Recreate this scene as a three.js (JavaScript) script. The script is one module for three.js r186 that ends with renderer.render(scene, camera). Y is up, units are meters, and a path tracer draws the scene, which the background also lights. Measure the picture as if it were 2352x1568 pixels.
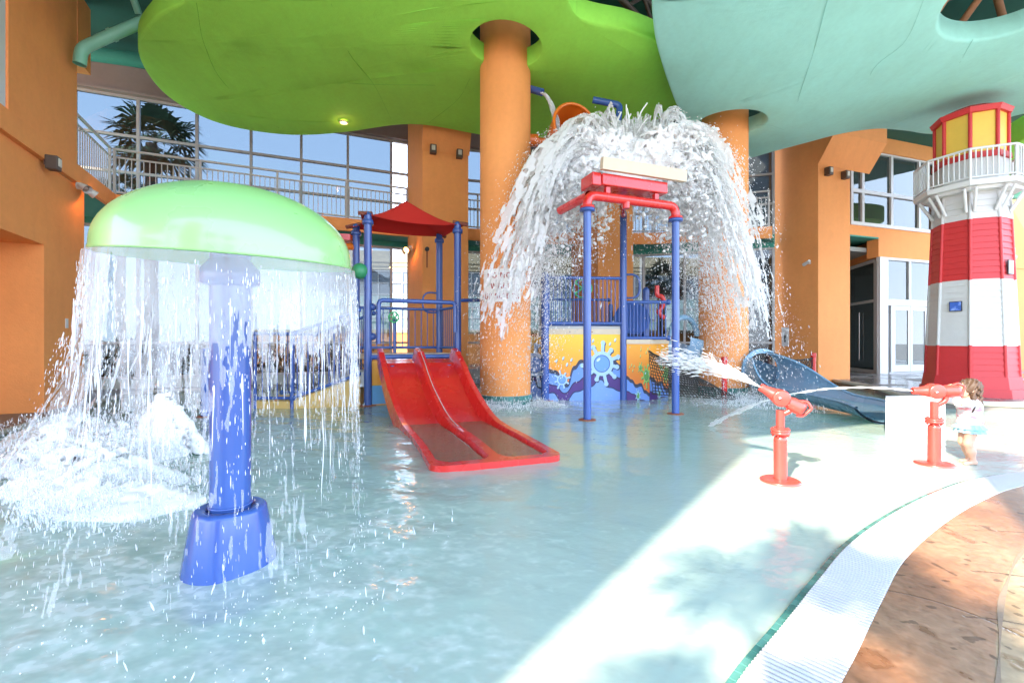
import * as THREE from 'three';
import { mergeGeometries, mergeVertices, toCreasedNormals } from 'three/addons/utils/BufferGeometryUtils.js';
import { RoundedBoxGeometry } from 'three/addons/geometries/RoundedBoxGeometry.js';
import { TessellateModifier } from 'three/addons/modifiers/TessellateModifier.js';
import { MarchingCubes } from 'three/addons/objects/MarchingCubes.js';

// ---------------------------------------------------------------- camera, sky, sun, exposure
const EYE = 1.3, FOC = 1045;                        // metres; focal length in pixels of a 2352 x 1568 frame (16 mm lens)
const scene = new THREE.Scene();
const camera = new THREE.PerspectiveCamera(2 * Math.atan(784 / FOC) * 180 / Math.PI, 2352 / 1568, 0.05, 900);
camera.position.set(0, EYE, 0);
camera.lookAt(0, EYE, -10);
scene.add(camera);

const renderer = new THREE.WebGLRenderer({ antialias: true });
renderer.toneMapping = THREE.LinearToneMapping;
renderer.toneMappingExposure = 8.0;
renderer.shadowMap.enabled = true;

{ // clear sky: paler towards the horizon, the same all the way round
  const w = 256, h = 128, a = new Float32Array(w * h * 4);
  const stops = [[0, 0.72, 0.79, 0.88], [0.12, 0.60, 0.71, 0.88], [0.35, 0.49, 0.63, 0.87], [1, 0.28, 0.43, 0.74]];
  for (let j = 0; j < h; j++) {
    const e = Math.sin(((j + 0.5) / h - 0.5) * Math.PI), s = Math.max(0, e);
    let k = 0; while (k < 2 && s > stops[k + 1][0]) k++;
    const A = stops[k], B = stops[k + 1], t = Math.min(1, (s - A[0]) / (B[0] - A[0]));
    for (let i = 0; i < w; i++) {
      const o = (j * w + i) * 4;
      for (let c = 0; c < 3; c++) a[o + c] = (A[c + 1] + (B[c + 1] - A[c + 1]) * t) * 1.0;
      a[o + 3] = 1;
    }
  }
  const sky = new THREE.DataTexture(a, w, h, THREE.RGBAFormat, THREE.FloatType);
  sky.mapping = THREE.EquirectangularReflectionMapping; sky.magFilter = THREE.LinearFilter; sky.needsUpdate = true;
  scene.background = sky; scene.environment = sky;
}
const SUN_E = 33 * Math.PI / 180, SD = [0.612, 0.791], SN = [0.791, -0.612];   // the light runs away from the camera and to the right
const sun = new THREE.DirectionalLight(0xfff0dc, 2.1);
sun.position.set(-SD[0] * Math.cos(SUN_E) * 60, Math.sin(SUN_E) * 60, SD[1] * Math.cos(SUN_E) * 60);
sun.target.position.set(0, 0, 0);
sun.castShadow = true; sun.shadow.mapSize.set(4096, 4096);
Object.assign(sun.shadow.camera, { left: -45, right: 45, top: 45, bottom: -45, near: 1, far: 180 });
scene.add(sun, sun.target);

// ---------------------------------------------------------------- small helpers
let seed = 7;
const rnd = () => { seed = (seed * 1664525 + 1013904223) >>> 0; return seed / 4294967296; };
const rr = (a, b) => a + (b - a) * rnd();
const gauss = () => (rnd() + rnd() + rnd() + rnd() - 2) * 1.0;
const clamp = (x, a = 0, b = 1) => Math.min(b, Math.max(a, x));
const mix = (a, b, t) => a + (b - a) * t;
const sst = (a, b, x) => { const t = clamp((x - a) / (b - a)); return t * t * (3 - 2 * t); };
const V = (x, y, z) => new THREE.Vector3(x, y, z);
// a surveyed point: picture position and distance -> metres; G: the same on level ground of height y
const at = (px, py, d) => V((px - 1176) / FOC * d, EYE - (py - 784) / FOC * d, -d);
const G = (px, py, y = 0) => at(px, py, FOC * (EYE - y) / (py - 784));
const PD = (v) => [v.x, -v.z];                       // plan position [x, distance]
const taken = {};
function numbered(n) { taken[n] = (taken[n] ?? -1) + 1; return taken[n] ? `${n}_${String(taken[n]).padStart(3, '0')}` : n; }

function h2(x, y, s) { let n = Math.imul(x, 374761393) ^ Math.imul(y, 668265263) ^ Math.imul(s, 2147483647 ^ 0x5bd1e995); n = Math.imul(n ^ (n >>> 13), 1274126177); return ((n ^ (n >>> 16)) >>> 0) / 4294967296; }
function vn(x, y, p = 0, s = 1) {                    // value noise, tiling with period p
  const xi = Math.floor(x), yi = Math.floor(y), fx = x - xi, fy = y - yi;
  const m = (v) => p ? ((v % p) + p) % p : v;
  const u = fx * fx * (3 - 2 * fx), v = fy * fy * (3 - 2 * fy);
  const a = h2(m(xi), m(yi), s), b = h2(m(xi + 1), m(yi), s), c = h2(m(xi), m(yi + 1), s), d = h2(m(xi + 1), m(yi + 1), s);
  return mix(mix(a, b, u), mix(c, d, u), v);
}
function fbm(x, y, oct = 4, p = 0, s = 1) { let t = 0, a = 0.5, n = 0; for (let o = 0; o < oct; o++) { t += a * vn(x, y, p, s + o); n += a; a *= 0.5; x *= 2; y *= 2; p *= 2; } return t / n; }

function tex(w, h, fn, { srgb = false, rep = [1, 1], wrap = true } = {}) {
  const a = new Uint8Array(w * h * 4);
  for (let j = 0; j < h; j++) for (let i = 0; i < w; i++) {
    const c = fn(i / w, j / h), o = (j * w + i) * 4;
    if (typeof c === 'number') a[o] = a[o + 1] = a[o + 2] = clamp(c) * 255; else for (let k = 0; k < 3; k++) a[o + k] = clamp(c[k]) * 255;
    a[o + 3] = 255;
  }
  const t = new THREE.DataTexture(a, w, h, THREE.RGBAFormat);
  t.wrapS = t.wrapT = wrap ? THREE.RepeatWrapping : THREE.ClampToEdgeWrapping;
  t.magFilter = THREE.LinearFilter; t.minFilter = THREE.LinearMipmapLinearFilter; t.generateMipmaps = true;
  if (srgb) t.colorSpace = THREE.SRGBColorSpace;
  t.repeat.set(...rep); t.needsUpdate = true; return t;
}
const lin = (r, g, b) => new THREE.Color().setRGB(r, g, b);
// ---------------------------------------------------------------- materials
// plaster: mottled tint (4 m tile) and sand grain
const mottle = tex(512, 512, (u, v) => { const n = fbm(u * 4, v * 4, 6, 4, 11), f = fbm(u * 64, v * 64, 2, 64, 31); const dr = fbm(u * 40, v * 4, 3, 4, 13), k = 0.84 + 0.14 * (n - 0.5) + 0.06 * (f - 0.5) + 0.05 * (dr - 0.5) + 0.06; return [k, k * (0.97 + 0.05 * n), k * (0.95 + 0.08 * n)]; }, { rep: [0.25, 0.25] });
const grain = tex(512, 512, (u, v) => 0.6 * fbm(u * 96, v * 96, 3, 96, 5) + 0.4 * fbm(u * 12, v * 12, 3, 12, 9), { rep: [0.6, 0.6] });
const scuff = tex(512, 512, (u, v) => { const n = fbm(u * 6, v * 6, 5, 6, 77); return 0.55 + 0.45 * n; }, { rep: [0.8, 0.8] });
const std = (c, roughness = 0.6, o = {}) => new THREE.MeshStandardMaterial({ color: c, roughness, ...o });
const phys = (c, roughness = 0.4, o = {}) => new THREE.MeshPhysicalMaterial({ color: c, roughness, ...o });
const metric = (m) => { m.userData.metric = true; return m; };
const M = {
  orange: metric(std(lin(0.90, 0.345, 0.10), 0.8, { map: mottle, bumpMap: grain, bumpScale: 0.004 })),
  mauve: metric(std(lin(0.34, 0.27, 0.25), 0.8, { map: mottle, bumpMap: grain, bumpScale: 0.003 })),
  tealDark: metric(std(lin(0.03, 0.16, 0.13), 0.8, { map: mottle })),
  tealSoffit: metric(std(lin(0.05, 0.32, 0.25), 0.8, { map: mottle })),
  mint: std(lin(0.22, 0.56, 0.42), 0.4),
  greenCanopy: metric(std(lin(0.34, 0.87, 0.10), 0.75, { map: mottle, bumpMap: grain, bumpScale: 0.003 })),
  aquaCanopy: metric(std(lin(0.38, 0.81, 0.74), 0.75, { map: mottle, bumpMap: grain, bumpScale: 0.003 })),
  frame: std(lin(0.42, 0.40, 0.39), 0.45), whiteFrame: std(lin(0.60, 0.59, 0.58), 0.4), rail: std(lin(0.46, 0.43, 0.41), 0.45),
  paneBack: phys(lin(0.31, 0.345, 0.37), 0.0, { transmission: 1, thickness: 0, ior: 1.5, specularIntensity: 1 }),
  paneDark: phys(lin(0.36, 0.44, 0.44), 0.0, { transmission: 1, thickness: 0, ior: 1.75, metalness: 0.08 }),
  blue: metric(phys(lin(0.04, 0.10, 0.34), 0.3, { roughnessMap: scuff, clearcoat: 0.25, clearcoatRoughness: 0.15 })),
  slideBlue: metric(phys(lin(0.20, 0.37, 0.52), 0.35, { roughnessMap: scuff, clearcoat: 0.3, clearcoatRoughness: 0.2 })),
  red: metric(phys(lin(0.66, 0.022, 0.018), 0.35, { roughnessMap: scuff, clearcoat: 0.4, clearcoatRoughness: 0.12 })),
  redCannon: metric(phys(lin(0.62, 0.055, 0.04), 0.4, { roughnessMap: scuff, clearcoat: 0.25, clearcoatRoughness: 0.2 })),
  redCloth: std(lin(0.60, 0.02, 0.015), 0.9),
  orangeShell: phys(lin(0.72, 0.16, 0.015), 0.3, { clearcoat: 0.4 }),
  mushroom: metric(phys(lin(0.28, 0.57, 0.20), 0.4, { roughnessMap: scuff, clearcoat: 0.5, clearcoatRoughness: 0.12 })),
  green: std(lin(0.04, 0.30, 0.13), 0.4), wheelGreen: std(lin(0.08, 0.52, 0.20), 0.4),
  white: metric(std(lin(0.62, 0.61, 0.59), 0.55, { map: mottle })), whitePlain: std(lin(0.62, 0.615, 0.60), 0.4),
  redBoard: metric(std(lin(0.60, 0.028, 0.03), 0.5, { map: mottle })), yellow: metric(std(lin(0.78, 0.50, 0.07), 0.55, { map: mottle })),
  beige: metric(std(lin(0.70, 0.58, 0.42), 0.6, { map: mottle })), stairYellow: metric(std(lin(0.72, 0.50, 0.17), 0.7, { map: mottle, bumpMap: grain, bumpScale: 0.002 })),
  dark: std(lin(0.03, 0.03, 0.03), 0.6), bronze: std(lin(0.10, 0.075, 0.06), 0.5, { metalness: 0.3 }), steel: std(lin(0.55, 0.55, 0.55), 0.25, { metalness: 1 }),
  tile: phys(lin(0.05, 0.19, 0.16), 0.15, { clearcoat: 0.3 }), tile2: phys(lin(0.08, 0.25, 0.21), 0.15, { clearcoat: 0.3 }), tile3: phys(lin(0.035, 0.15, 0.13), 0.18, { clearcoat: 0.3 }),
  grout: std(lin(0.42, 0.45, 0.42), 0.9), rust: metric(std(lin(0.36, 0.11, 0.05), 0.8, { map: mottle })),
  foam: phys(lin(0.94, 0.94, 0.93), 0.9, { transmission: 0.4, thickness: 0 }), veil: phys(lin(0.93, 0.93, 0.92), 0.7, { transmission: 0.5, thickness: 0, side: THREE.DoubleSide }), foamBody: std(lin(0.82, 0.82, 0.81), 0.8),
  drop: phys(lin(0.93, 0.95, 0.97), 0.12, { transmission: 0.55, thickness: 0, ior: 1.33 }),
  sheet: phys(lin(0.92, 0.95, 0.98), 0.3, { transmission: 0.62, thickness: 0, ior: 1.33, side: THREE.DoubleSide }),
  rope: std(lin(0.035, 0.03, 0.026), 0.9), leaf: std(lin(0.10, 0.14, 0.075), 0.7, { side: THREE.DoubleSide }), leafDry: std(lin(0.25, 0.19, 0.10), 0.9, { side: THREE.DoubleSide }), trunk: metric(std(lin(0.20, 0.15, 0.11), 0.95, { map: mottle, bumpMap: grain, bumpScale: 0.02 })),
  seam: std(lin(0.17, 0.58, 0.07), 0.9), seamAqua: std(lin(0.25, 0.56, 0.50), 0.9),
  hedge: std(lin(0.05, 0.09, 0.03), 0.85, { side: THREE.DoubleSide }),
};

// ---------------------------------------------------------------- geometry helpers (all return BufferGeometry)
function prism(plan, y0, y1, holes) {                // plan: [[x, distance], ...]
  const s = new THREE.Shape(plan.map((p) => new THREE.Vector2(p[0], p[1])));
  for (const h of holes ?? []) s.holes.push(new THREE.Path(h.map((p) => new THREE.Vector2(p[0], p[1]))));
  const g = new THREE.ExtrudeGeometry(s, { depth: y1 - y0, bevelEnabled: false });
  return g.rotateX(-Math.PI / 2).translate(0, y0, 0);
}
const bx = (x0, x1, y0, y1, z0, z1) => new THREE.BoxGeometry(x1 - x0, y1 - y0, z1 - z0).translate((x0 + x1) / 2, (y0 + y1) / 2, (z0 + z1) / 2);
const rbx = (x0, x1, y0, y1, z0, z1, r = 0.01, n = 2) => new RoundedBoxGeometry(x1 - x0, y1 - y0, z1 - z0, n, r).translate((x0 + x1) / 2, (y0 + y1) / 2, (z0 + z1) / 2);
// a local frame on a wall line from plan point A to B: s runs along it, n towards the camera side
function wallFrame(A, B) {
  const L = Math.hypot(B[0] - A[0], B[1] - A[1]), u = V((B[0] - A[0]) / L, 0, -(B[1] - A[1]) / L);
  let n = V(-u.z, 0, u.x);
  if (n.dot(V(-A[0], 0, A[1])) < 0) n.negate();
  const m = new THREE.Matrix4();
  const f = V(0, 1, 0), flip = V().crossVectors(u, f).dot(n) < 0;
  m.makeBasis(u, f, n).setPosition(A[0], 0, -A[1]);
  return { L, u, n, m, flip, box(s0, s1, y0, y1, n0, n1, r) { const g = r ? rbx(s0, s1, y0, y1, n0, n1, r) : bx(s0, s1, y0, y1, n0, n1); return place(g, m, flip); }, p(s, y, nn) { return V(s, y, nn).applyMatrix4(m); } };
}
function place(g, m, flip) { g.applyMatrix4(m); if (flip ?? m.determinant() < 0) { const i = g.index; if (i) for (let k = 0; k < i.count; k += 3) { const t = i.getX(k); i.setX(k, i.getX(k + 1)); i.setX(k + 1, t); } else for (const at of Object.values(g.attributes)) for (let k = 0; k < at.count; k += 3) for (let c = 0; c < at.itemSize; c++) { const n = at.itemSize, t = at.array[k * n + c]; at.array[k * n + c] = at.array[(k + 1) * n + c]; at.array[(k + 1) * n + c] = t; } } return g; }
function cyl(a, b, r0, r1 = r0, seg = 16, open = false) {
  const d = V().subVectors(b, a), g = new THREE.CylinderGeometry(r1, r0, d.length(), seg, 1, open);
  g.applyQuaternion(new THREE.Quaternion().setFromUnitVectors(V(0, 1, 0), d.clone().normalize()));
  return g.translate((a.x + b.x) / 2, (a.y + b.y) / 2, (a.z + b.z) / 2);
}
const tube = (pts, r, n = 40, rad = 10, closed = false, tension = 0.5) => new THREE.TubeGeometry(new THREE.CatmullRomCurve3(pts, closed, 'catmullrom', tension), n, r, rad, closed);
function pipe(pts, r, bend = 0.08, rad = 10) {       // straight runs joined by round bends
  const c = new THREE.CurvePath();
  let a = pts[0].clone();
  for (let i = 1; i < pts.length; i++) {
    const b = pts[i];
    if (i === pts.length - 1) { c.add(new THREE.LineCurve3(a, b)); break; }
    const d0 = V().subVectors(b, pts[i - 1]).normalize(), d1 = V().subVectors(pts[i + 1], b).normalize();
    const e = b.clone().addScaledVector(d0, -bend), f = b.clone().addScaledVector(d1, bend);
    c.add(new THREE.LineCurve3(a, e)); c.add(new THREE.QuadraticBezierCurve3(e, b.clone(), f)); a = f;
  }
  return new THREE.TubeGeometry(c, Math.max(8, pts.length * 14), r, rad, false);
}
const lathe = (pts, seg = 40) => new THREE.LatheGeometry(pts.map((p) => new THREE.Vector2(p[0], p[1])), seg);
const ball = (c, r, a = 16, b = 12) => new THREE.SphereGeometry(r, a, b).translate(c.x, c.y, c.z);
function flat(g) { const h = g.index ? g.toNonIndexed() : g; for (const k of Object.keys(h.attributes)) if (!['position', 'normal', 'uv'].includes(k)) h.deleteAttribute(k); if (!h.attributes.normal) h.computeVertexNormals(); if (!h.attributes.uv) h.setAttribute('uv', new THREE.BufferAttribute(new Float32Array(h.attributes.position.count * 2), 2)); h.morphAttributes = {}; return h; }
function joined(gs) { const l = (Array.isArray(gs) ? gs : [gs]); if (l.length === 1) return l[0]; return mergeGeometries(l.map(flat)); }
function metricUV(g0) {                              // uv in metres, by the side each face looks to
  const g = flat(g0), p = g.attributes.position, n = g.attributes.normal, uv = g.attributes.uv;
  for (let t = 0; t < p.count; t += 3) {
    let nx = 0, ny = 0, nz = 0; for (let k = 0; k < 3; k++) { nx += Math.abs(n.getX(t + k)); ny += Math.abs(n.getY(t + k)); nz += Math.abs(n.getZ(t + k)); }
    for (let k = 0; k < 3; k++) { const i = t + k, x = p.getX(i), y = p.getY(i), z = p.getZ(i); if (ny > nx && ny > nz) uv.setXY(i, x, z); else if (nx > nz) uv.setXY(i, z, y); else uv.setXY(i, x, y); }
  }
  return g;
}
function part(name, gs, mat, parent) {
  let g = joined(gs); if (mat.userData.metric) g = metricUV(g);
  const o = new THREE.Mesh(g, mat); o.name = name; o.castShadow = o.receiveShadow = true; parent.add(o); return o;
}
function tag(o, label, category, group) { o.userData.label = label; o.userData.category = category; if (group) o.userData.group = group; return o; }
function thing(name, label, category, group) { const o = new THREE.Group(); o.name = numbered(name); scene.add(o); return tag(o, label, category, group); }
function solid(name, label, category, gs, mat, group) { return tag(part(numbered(name), gs, mat, scene), label, category, group); }
function struct(name, gs, mat) { const o = part(name, gs, mat, scene); o.userData.kind = 'structure'; return o; }
// move a group's origin to a point (parts keep their place)
function rebase(o, p) { for (const c of o.children) c.position.sub(p); o.position.copy(p); return o; }
function swarm(name, n, gen, geo, mat, parent = scene) {   // many small bodies; gen -> [position, direction, length, width, depth?]
  const m = new THREE.InstancedMesh(geo, mat, n), q = new THREE.Quaternion(), q2 = new THREE.Quaternion(), X = new THREE.Matrix4(), Y = V(0, 1, 0);
  for (let i = 0; i < n; i++) {
    const [p, d, l, w, w2] = gen(i);
    q.setFromUnitVectors(Y, d); q2.setFromAxisAngle(Y, rnd() * 6.283); q.multiply(q2);
    m.setMatrixAt(i, X.compose(p, q, V(w, l, w2 ?? w)));
  }
  m.name = name; m.castShadow = m.receiveShadow = true; m.userData.kind = 'stuff'; m.instanceMatrix.needsUpdate = true; parent.add(m); return m;
}
function lump(detail, amt, s) { // an uneven drop of about unit radius
  const g = mergeVertices(new THREE.IcosahedronGeometry(1, detail).deleteAttribute('uv').deleteAttribute('normal')), p = g.attributes.position;
  for (let i = 0; i < p.count; i++) { const k = 1 + amt * (vn(p.getX(i) * 1.7 + 9, p.getY(i) * 1.7 + p.getZ(i) * 2.3 + 9, 0, s) - 0.5) * 2; p.setXYZ(i, p.getX(i) * k, p.getY(i) * k, p.getZ(i) * k); }
  g.computeVertexNormals(); return g;
}
const DROPS = [lump(1, 0.5, 3), lump(1, 0.6, 8)];
// ================================================================ ground, pool, decks
const DY = 0.15;                                      // the paving by the building lies this much above the water
struct('ground', prism([[-400, -400], [400, -400], [400, 400], [-400, 400]], -0.62, -0.6), metric(std(lin(0.46, 0.42, 0.36), 0.9, { map: mottle })));
// pool edge: plan points of the inner side of the drain grate, from behind the camera to far right
const edgePlan = [[-9.5, -0.6], [-6, -0.9], [-3, -0.75], [-1.2, -0.2], [-0.1, 0.66], [0.42, 1.22], [0.833, 1.693], [1.227, 2.054], [1.637, 2.43], [2.109, 2.848], [2.80, 3.351], [3.575, 3.836], [4.276, 4.2], [4.997, 4.44], [6.2, 4.72], [7.8, 4.85], [10.5, 4.75], [14, 4.3]];
const edgeCurve = new THREE.CatmullRomCurve3(edgePlan.map((p) => V(p[0], 0, -p[1])));
const EDGE_N = 900, edge = [];
for (let i = 0; i <= EDGE_N; i++) { const p = edgeCurve.getPointAt(i / EDGE_N), t = edgeCurve.getTangentAt(i / EDGE_N); edge.push({ x: p.x, d: -p.z, nx: -t.z, nd: -t.x, tx: t.x, td: -t.z }); }
for (const e of edge) { e.nx = e.td; e.nd = -e.tx; }  // normal towards the deck
const edgeLen = edgeCurve.getLength();
function edgeDist(x, d) {                            // > 0 on the deck side
  let b = 1e9, s = 0;
  for (let i = 0; i <= EDGE_N; i += 6) { const e = edge[i], q = (x - e.x) ** 2 + (d - e.d) ** 2; if (q < b) { b = q; s = (x - e.x) * e.nx + (d - e.d) * e.nd; } }
  return Math.sign(s) * Math.sqrt(b);
}
const offs = (o) => edge.filter((_, i) => i % 5 === 0).map((e) => [e.x + e.nx * o, e.d + e.nd * o]);
function gridMesh(x0, x1, d0, d1, step, hfn) {        // a level sheet with a height for every plan point; uv runs 0..1
  const nx = Math.round((x1 - x0) / step), nd = Math.round((d1 - d0) / step), P = new Float32Array((nx + 1) * (nd + 1) * 3), U = new Float32Array((nx + 1) * (nd + 1) * 2), I = [];
  for (let j = 0; j <= nd; j++) for (let i = 0; i <= nx; i++) {
    const k = j * (nx + 1) + i, x = mix(x0, x1, i / nx), d = mix(d0, d1, j / nd);
    P[k * 3] = x; P[k * 3 + 1] = hfn(x, d); P[k * 3 + 2] = -d; U[k * 2] = i / nx; U[k * 2 + 1] = j / nd;
    if (i < nx && j < nd) I.push(k, k + 1, k + nx + 1, k + 1, k + nx + 2, k + nx + 1);
  }
  const g = new THREE.BufferGeometry(); g.setAttribute('position', new THREE.BufferAttribute(P, 3)); g.setAttribute('uv', new THREE.BufferAttribute(U, 2)); g.setIndex(I); g.computeVertexNormals(); return g;
}
const PX0 = -11, PX1 = 13, PD0 = -1.2, PD1 = 14.8;     // 24 x 16 m
const floorY = (x, d) => { const e = -edgeDist(x, d); return e < 0 ? -0.05 : -0.012 - 0.32 * sst(0, 4.2, e); };
{
  // pool floor: aqua plaster, sandy plaster on the beach by the grate; the two mix in patches and specks
  const t = tex(1536, 1024, (u, v) => {
    const x = mix(PX0, PX1, u), d = mix(PD0, PD1, v), e = -edgeDist(x, d);
    const n = fbm(u * 60, v * 40, 5, 0, 21), f = fbm(u * 500, v * 330, 2, 0, 41);
    const k = sst(-0.4, 0.4, (e - 2.35) / 1.9 + (n - 0.5) * 1.6 + (f - 0.5) * 1.1), g = 0.90 + 0.16 * (n - 0.5) + 0.22 * (f - 0.5);
    return [mix(0.58, 0.38, k) * g, mix(0.51, 0.62, k) * g, mix(0.43, 0.52, k) * g];
  }, { wrap: false });
  const g = gridMesh(PX0, PX1, PD0, PD1, 0.2, floorY);
  const o = new THREE.Mesh(g, std(0xffffff, 0.6, { map: t })); o.name = 'pool_floor'; o.receiveShadow = true; o.userData.kind = 'structure'; scene.add(o);
}
// where falling water churns the surface: [x, distance, radius, strength]
const CHURN = [[-1.66, 2.7, 1.7, 1.0], [-3.1, 3.7, 1.4, 0.9], [-4.2, 5.0, 1.6, 1.0], [-0.9, 1.7, 1.5, 0.5], [-2.6, 1.6, 1.8, 0.7], [-5.6, 6.3, 1.5, 0.8], [-0.2, 8.2, 1.2, 0.6], [0.9, 9.1, 1.3, 0.5], [4.6, 9.3, 1.5, 0.5], [-2.6, 6.0, 1.7, 0.4], [3.2, 6.9, 0.7, 0.5]];
const churn = (x, d) => { let c = 0; for (const [a, b, r, k] of CHURN) { const q = ((x - a) ** 2 + (d - b) ** 2) / (r * r); if (q < 6) c = Math.max(c, k * Math.exp(-q)); } return c; };
const waveY = (x, d) => {
  const c = churn(x, d), left = sst(2.5, -1.5, x), far = sst(9.5, 7.0, d);
  const a = 0.0014 + 0.0042 * left * far + 0.006 * c;
  const w = 0.55 * (fbm(x * 3.2 + d * 0.9, d * 5.2, 3, 0, 51) - 0.5) + 0.5 * (vn(x * 8.5 + d * 2, d * 13, 0, 61) - 0.5) + 0.25 * Math.sin(d * 9 + x * 3.5 + 4 * vn(x, d, 0, 7));
  return a * 2 * w;
};
{
  const lace = (u, v, sc, s) => { const a = Math.abs(fbm(u * sc, v * sc * 0.667, 4, 0, s) - 0.5) * 2; return 1 - a; };
  const W = 2048, H = 1365, A = new Float32Array(W * H);
  for (let j = 0; j < H; j++) for (let i = 0; i < W; i++) {
    const u = i / W, v = j / H, x = mix(PX0, PX1, u), d = mix(PD0, PD1, v), c = churn(x, d);
    let f = 0;
    if (c > 0.03) { const l = lace(u * 0.8 + v * 0.25, v, 210, 71), m = fbm(u * 420, v * 420, 3, 0, 81), b = fbm(u * 40, v * 34, 4, 0, 91); f = sst(1.12 - 0.5 * c, 1.95 - 0.5 * c, l * 0.55 + m * 0.62 + b * 0.42); }
    A[j * W + i] = f * 0.7;
  }
  const F = (u, v) => A[Math.min(H - 1, Math.floor(v * H)) * W + Math.min(W - 1, Math.floor(u * W))];
  const cm = tex(W, H, (u, v) => { const f = F(u, v); return [mix(0.62, 0.80, f), mix(0.78, 0.82, f), mix(0.69, 0.80, f)]; }, { wrap: false });
  const tm = tex(W, H, (u, v) => { const f = F(u, v); return [(1 - f) * 0.5, mix(0.08, 0.7, f), 0]; }, { wrap: false });
  const ripple = tex(512, 512, (u, v) => 0.6 * fbm(u * 14, v * 22, 4, 2, 15) + 0.4 * fbm(u * 40, v * 60, 2, 20, 25), { rep: [14, 9.3] });
  const m = phys(0xffffff, 1, { transmission: 1, thickness: 0, ior: 1.33, map: cm, transmissionMap: tm, roughnessMap: tm, bumpMap: ripple, bumpScale: 0.004 });
  const g = gridMesh(PX0, PX1, PD0, PD1, 0.04, waveY);
  const o = new THREE.Mesh(g, m); o.name = 'water'; o.receiveShadow = true; o.userData.kind = 'structure'; scene.add(o);
}
// ---- brown stamped deck on the camera's side
const GW = 0.27;
const deckPlan = [...offs(GW), [30, 4], [30, -14], [-30, -14], [-30, -0.6]];
{
  const arcs = [[2.05, 1.55, 0.55], [2.5, 1.9, 0.62], [3.2, 2.3, 0.75], [2.9, 1.6, 0.5], [3.9, 2.8, 0.7], [1.75, 1.9, 0.45]];
  const D = 7, t = (kind) => tex(1400, 1400, (u, v) => {
    const x = u * D - 0.5, d = v * D - 0.5, e = edgeDist(x, d);
    const n = fbm(x * 2.2, d * 2.2, 5, 0, 101), f = fbm(x * 34, d * 34, 3, 0, 111), st = fbm(x * 5.5 + 3, d * 5.5, 4, 0, 121), dr = vn(x * 17, d * 17, 0, 131);
    let c = e < 0.65 ? mix(0, 1, sst(0.3, 0.75, n)) : 0;
    let col = e < 0.655 ? [mix(0.52, 0.40, c), mix(0.30, 0.19, c), mix(0.17, 0.095, c)] : [mix(0.58, 0.44, sst(0.35, 0.8, n)), mix(0.43, 0.29, sst(0.35, 0.8, n)), mix(0.26, 0.15, sst(0.35, 0.8, n))];
    let k = 0.66 + 0.36 * (f - 0.5) + 0.3 * (st - 0.5);
    const wet = sst(0.60, 0.66, st) * (e < 0.8 ? 0.75 : 0.3);                         // damp patches with a hard rim
    const spot = dr > 0.90 ? 0.5 : 0;                                                   // drops of rust-brown dirt
    let groove = 0; for (const [a, b, r] of arcs) { const q = Math.hypot(x - a, d - b); const on = Math.atan2(d - b, x - a); if (Math.abs(q - r) < 0.007 && on > -0.4 && on < 1.5) groove = 1; }
    if (kind === 'rough') return [0, mix(0.62, 0.16, Math.max(wet, e < 0.65 ? 0.35 : 0)) + 0.15 * (f - 0.5), 0];
    if (kind === 'bump') return 0.5 + 0.3 * (f - 0.5) + 0.25 * (n - 0.5) - 0.4 * groove;
    k *= (1 - 0.42 * wet) * (1 - spot) * (1 - 0.45 * groove);
    return [col[0] * k, col[1] * k * (1 - 0.1 * wet), col[2] * k * (1 - 0.15 * wet)];
  });
  const g = flat(prism(deckPlan, -0.1, 0.03)), p = g.attributes.position, uv = g.attributes.uv;
  for (let i = 0; i < p.count; i++) uv.setXY(i, (p.getX(i) + 0.5) / D, (-p.getZ(i) + 0.5) / D);
  const o = new THREE.Mesh(g, std(0xffffff, 1, { map: t('color'), roughnessMap: t('rough'), bumpMap: t('bump'), bumpScale: 0.008 }));
  o.name = 'deck'; o.castShadow = o.receiveShadow = true; o.userData.kind = 'structure'; scene.add(o);
  // pale sealed joint that follows the grate
  const J = []; const pl = edge.filter((e, i) => e.d > 0.9 && e.x < 7 && i % 4 === 0).map((e) => [e.x + e.nx * (0.655 + 0.006 * Math.sin(e.x * 9)), e.d + e.nd * (0.655 + 0.006 * Math.sin(e.x * 9))]);
  const pr2 = edge.filter((e, i) => e.d > 0.9 && e.x < 7 && i % 4 === 0).map((e) => [e.x + e.nx * (0.67 + 0.005 * Math.sin(e.x * 7)), e.d + e.nd * (0.67 + 0.005 * Math.sin(e.x * 7))]);
  part('expansion_joint', prism([...pl, ...pr2.reverse()], 0.02, 0.0325), metric(std(lin(0.28, 0.20, 0.135), 0.85, { map: mottle, bumpMap: grain, bumpScale: 0.004 })), o);
}
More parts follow.
